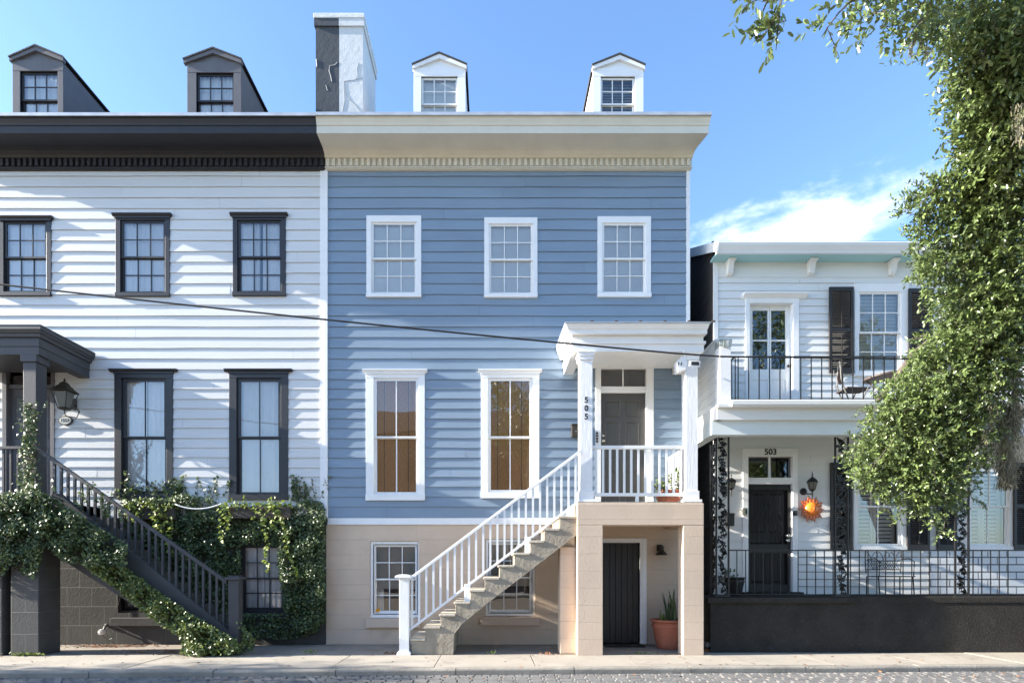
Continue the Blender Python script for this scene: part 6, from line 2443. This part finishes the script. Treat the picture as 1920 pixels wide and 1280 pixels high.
P_, A_, N_, S_, T_, G_ = crown_leaves([(q[0] + 4, q[1] - 14, q[2] * .85, q[3], q[4] * .75, q[5]) if q[0] < 1500 else (q[0] + (-4 if q[1] < 330 or q[1] > 700 else 8), q[1], q[2] * (1.16 if q[1] > 700 else .98 if q[1] > 330 else 1.08), q[3], q[4] * (.75 if q[1] < 120 else 1.2), q[5]) for q in blobs], 101, 1000)
open('/tmp/n','w').write(str(len(P_)))
half = len(P_)
leaf_mesh('crown', OAKLEAF, oak, 'oak', P_, A_, N_, S_, T_, org=(TX - 3, TYk - .3, 4.5))
mb = MB()
for i in range(0, len(G_), 4):
    mb.tube([G_[i, :3], (G_[i, :3] + G_[i, 3:]) / 2 + np.array([0, 0, .008]), G_[i, 3:]], [.005, .004, .002], 3)
# a few leafless sprays that show against the sky
rnd = random.Random(9)
for (a, b, Yq) in (((1480, -40), (1415, 62), 5.2), ((1470, -20), (1455, 95), 5.2), ((1640, -10), (1540, 70), 5.6), ((1760, 20), (1690, 100), 6.0), ((1860, 290), (1700, 410), 7.3), ((1850, 640), (1625, 890), 8.2), ((1800, 700), (1770, 990), 8.3)):
    p0, p1_ = Vector((X(a[0], Yq), Yq, Z(a[1], Yq))), Vector((X(b[0], Yq), Yq, Z(b[1], Yq)))
    mb.tube([p0.lerp(p1_, i / 6) + Vector((0, 0, .12 * math.sin(i / 6 * math.pi))) for i in range(7)], [.016, .014, .012, .010, .008, .006, .003], 5)
mb.build('twigs', BARK, oak, recalc=False)
# spanish moss
g = np.random.default_rng(55)
P_, A_, S_ = [], [], []
for (px_, py_, ln, wd_, Yq, n) in ((1885, 760, 150, 15, 8.2, 3600), (1905, 690, 120, 10, 8.1, 1200), (1858, 745, 55, 6, 7.9, 260), (1708, 78, 22, 4, 5.8, 60), (1740, 85, 26, 5, 5.9, 70), (1912, 190, 80, 9, 6.4, 300), (1848, 800, 30, 4, 7.9, 80), (1895, 850, 60, 12, 8.2, 380)):
    u = g.random(n)
    py2 = py_ + ln * u
    px2 = px_ + g.normal(0, 1, n) * wd_ * (1.0 - .55 * u)
    yy = Yq + g.normal(0, .10, n) * (1 - .5 * u)
    P_.append(np.stack([(px2 - VX) * yy / F, yy, EZ + (VY - py2) * yy / F], 1))
    A_.append(np.stack([g.normal(0, .35, n), g.normal(0, .35, n), -np.ones(n)], 1))
    S_.append(g.uniform(.04, .085, n) * Yq / 8)
P_, A_, S_ = map(np.concatenate, (P_, A_, S_))
n = len(P_)
leaf_mesh('spanish_moss', MOSS, oak, 'blade', P_, unit(A_), unit(g.normal(size=(n, 3)) + np.array([0, -.8, 0])), S_ * 1.2, g.random(n))

# ================================================================== across the street (seen in the window panes)
def far_house(x0, x1, y, h, ridge, wallm, label, seed):
    t = thing('house', ((x0 + x1) / 2, y, RZ), label, 'house')
    s = MB()
    s.box(x0, x1, y - 8, y, RZ, h)
    s.prism_x([(y, h), (y - 4, ridge - .1), (y - 8, h)], x0, x1)
    w = s.build('wall', wallm, t)
    s = MB()
    s.prism_x([(y + .5, h - .1), (y - 4, ridge), (y - 8.5, h - .1), (y - 8.5, h - .25), (y - 4, ridge - .15), (y + .5, h - .25)], x0 - .3, x1 + .3)
    s.build('roof', SLATE, t)
    n = int((x1 - x0) / 2.4)
    for r_ in range(int(h // 3)):
        for k in range(n):
            xx = x0 + (x1 - x0) * (k + .5) / n
            s = MB()
            s.box(xx - .55, xx + .55, y + .002, y + .06, 1.0 + 3.0 * r_, 2.6 + 3.0 * r_)
            s.box(xx - .45, xx + .45, y + .06, y + .065, 1.1 + 3.0 * r_, 2.5 + 3.0 * r_)
            s.build('window', DOORGREY, t)
    return t


far_house(-24, -10.5, -13.5, 4.6, 6.4, BRICKRED, 'low red brick house across the street with dark shingle roof', 1)
far_house(-9.2, 4.6, -12.5, 10.4, 12.7, BRICKRED, 'tall red brick house across the street with dark shingle roof', 2)
far_house(6.0, 15, -13.0, 5.2, 7.2, BEIGE_PLAIN, 'beige plastered house across the street with dark shingle roof', 3)


def street_tree(x, y, h, r_, n, seed, label, leaf=.16, by=None):
    by = y if by is None else by
    t = thing('street_tree', (x, by, 0), label, 'tree')
    s = MB()
    s.tube([(x, by, -.1), (x + .05, by * .5 + y * .5, h * .35), (x, y + .1, h * .7)], [.24, .17, .08], 8)
    for a in (.4, 2.4, 4.4):
        s.tube([(x + .02, by * .4 + y * .6, h * .4), (x + r_ * .5 * math.cos(a), y + r_ * .5 * math.sin(a), h * .65), (x + r_ * .8 * math.cos(a), y + r_ * .8 * math.sin(a), h * .8)], [.1, .06, .02], 6)
    s.build('trunk', BARK, t, smooth=True)
    gg = np.random.default_rng(seed)
    cs = np.array([[x + gg.uniform(-r_, r_) * .7, y + gg.uniform(-r_, r_) * .6, h * gg.uniform(.5, .98)] for _ in range(16)])
    k_ = gg.integers(0, 16, n)
    pos = cs[k_] + unit(gg.normal(size=(n, 3))) * (r_ * .42 * gg.random(n)[:, None] ** .4)
    leaf_mesh('crown', OAKLEAF, t, 'oak', pos, unit(gg.normal(size=(n, 3))), unit(gg.normal(size=(n, 3)) + np.array([0, 0, .6])), leaf * gg.uniform(.7, 1.3, n), gg.random(n), org=(x, y, h * .5))
    return t


street_tree(17.2, -10.5, 17.5, 4.6, 12000, 5, 'tall dense street tree on the far side of the road', .24)
street_tree(2.0, -8.2, 12.5, 2.6, 5000, 6, 'slim street tree across the road before the tall brick house', .2)
street_tree(-21.5, 5.7, 7.6, 3.0, 11000, 7, 'street tree at the kerb beyond the charcoal porch', .16, 8.75)
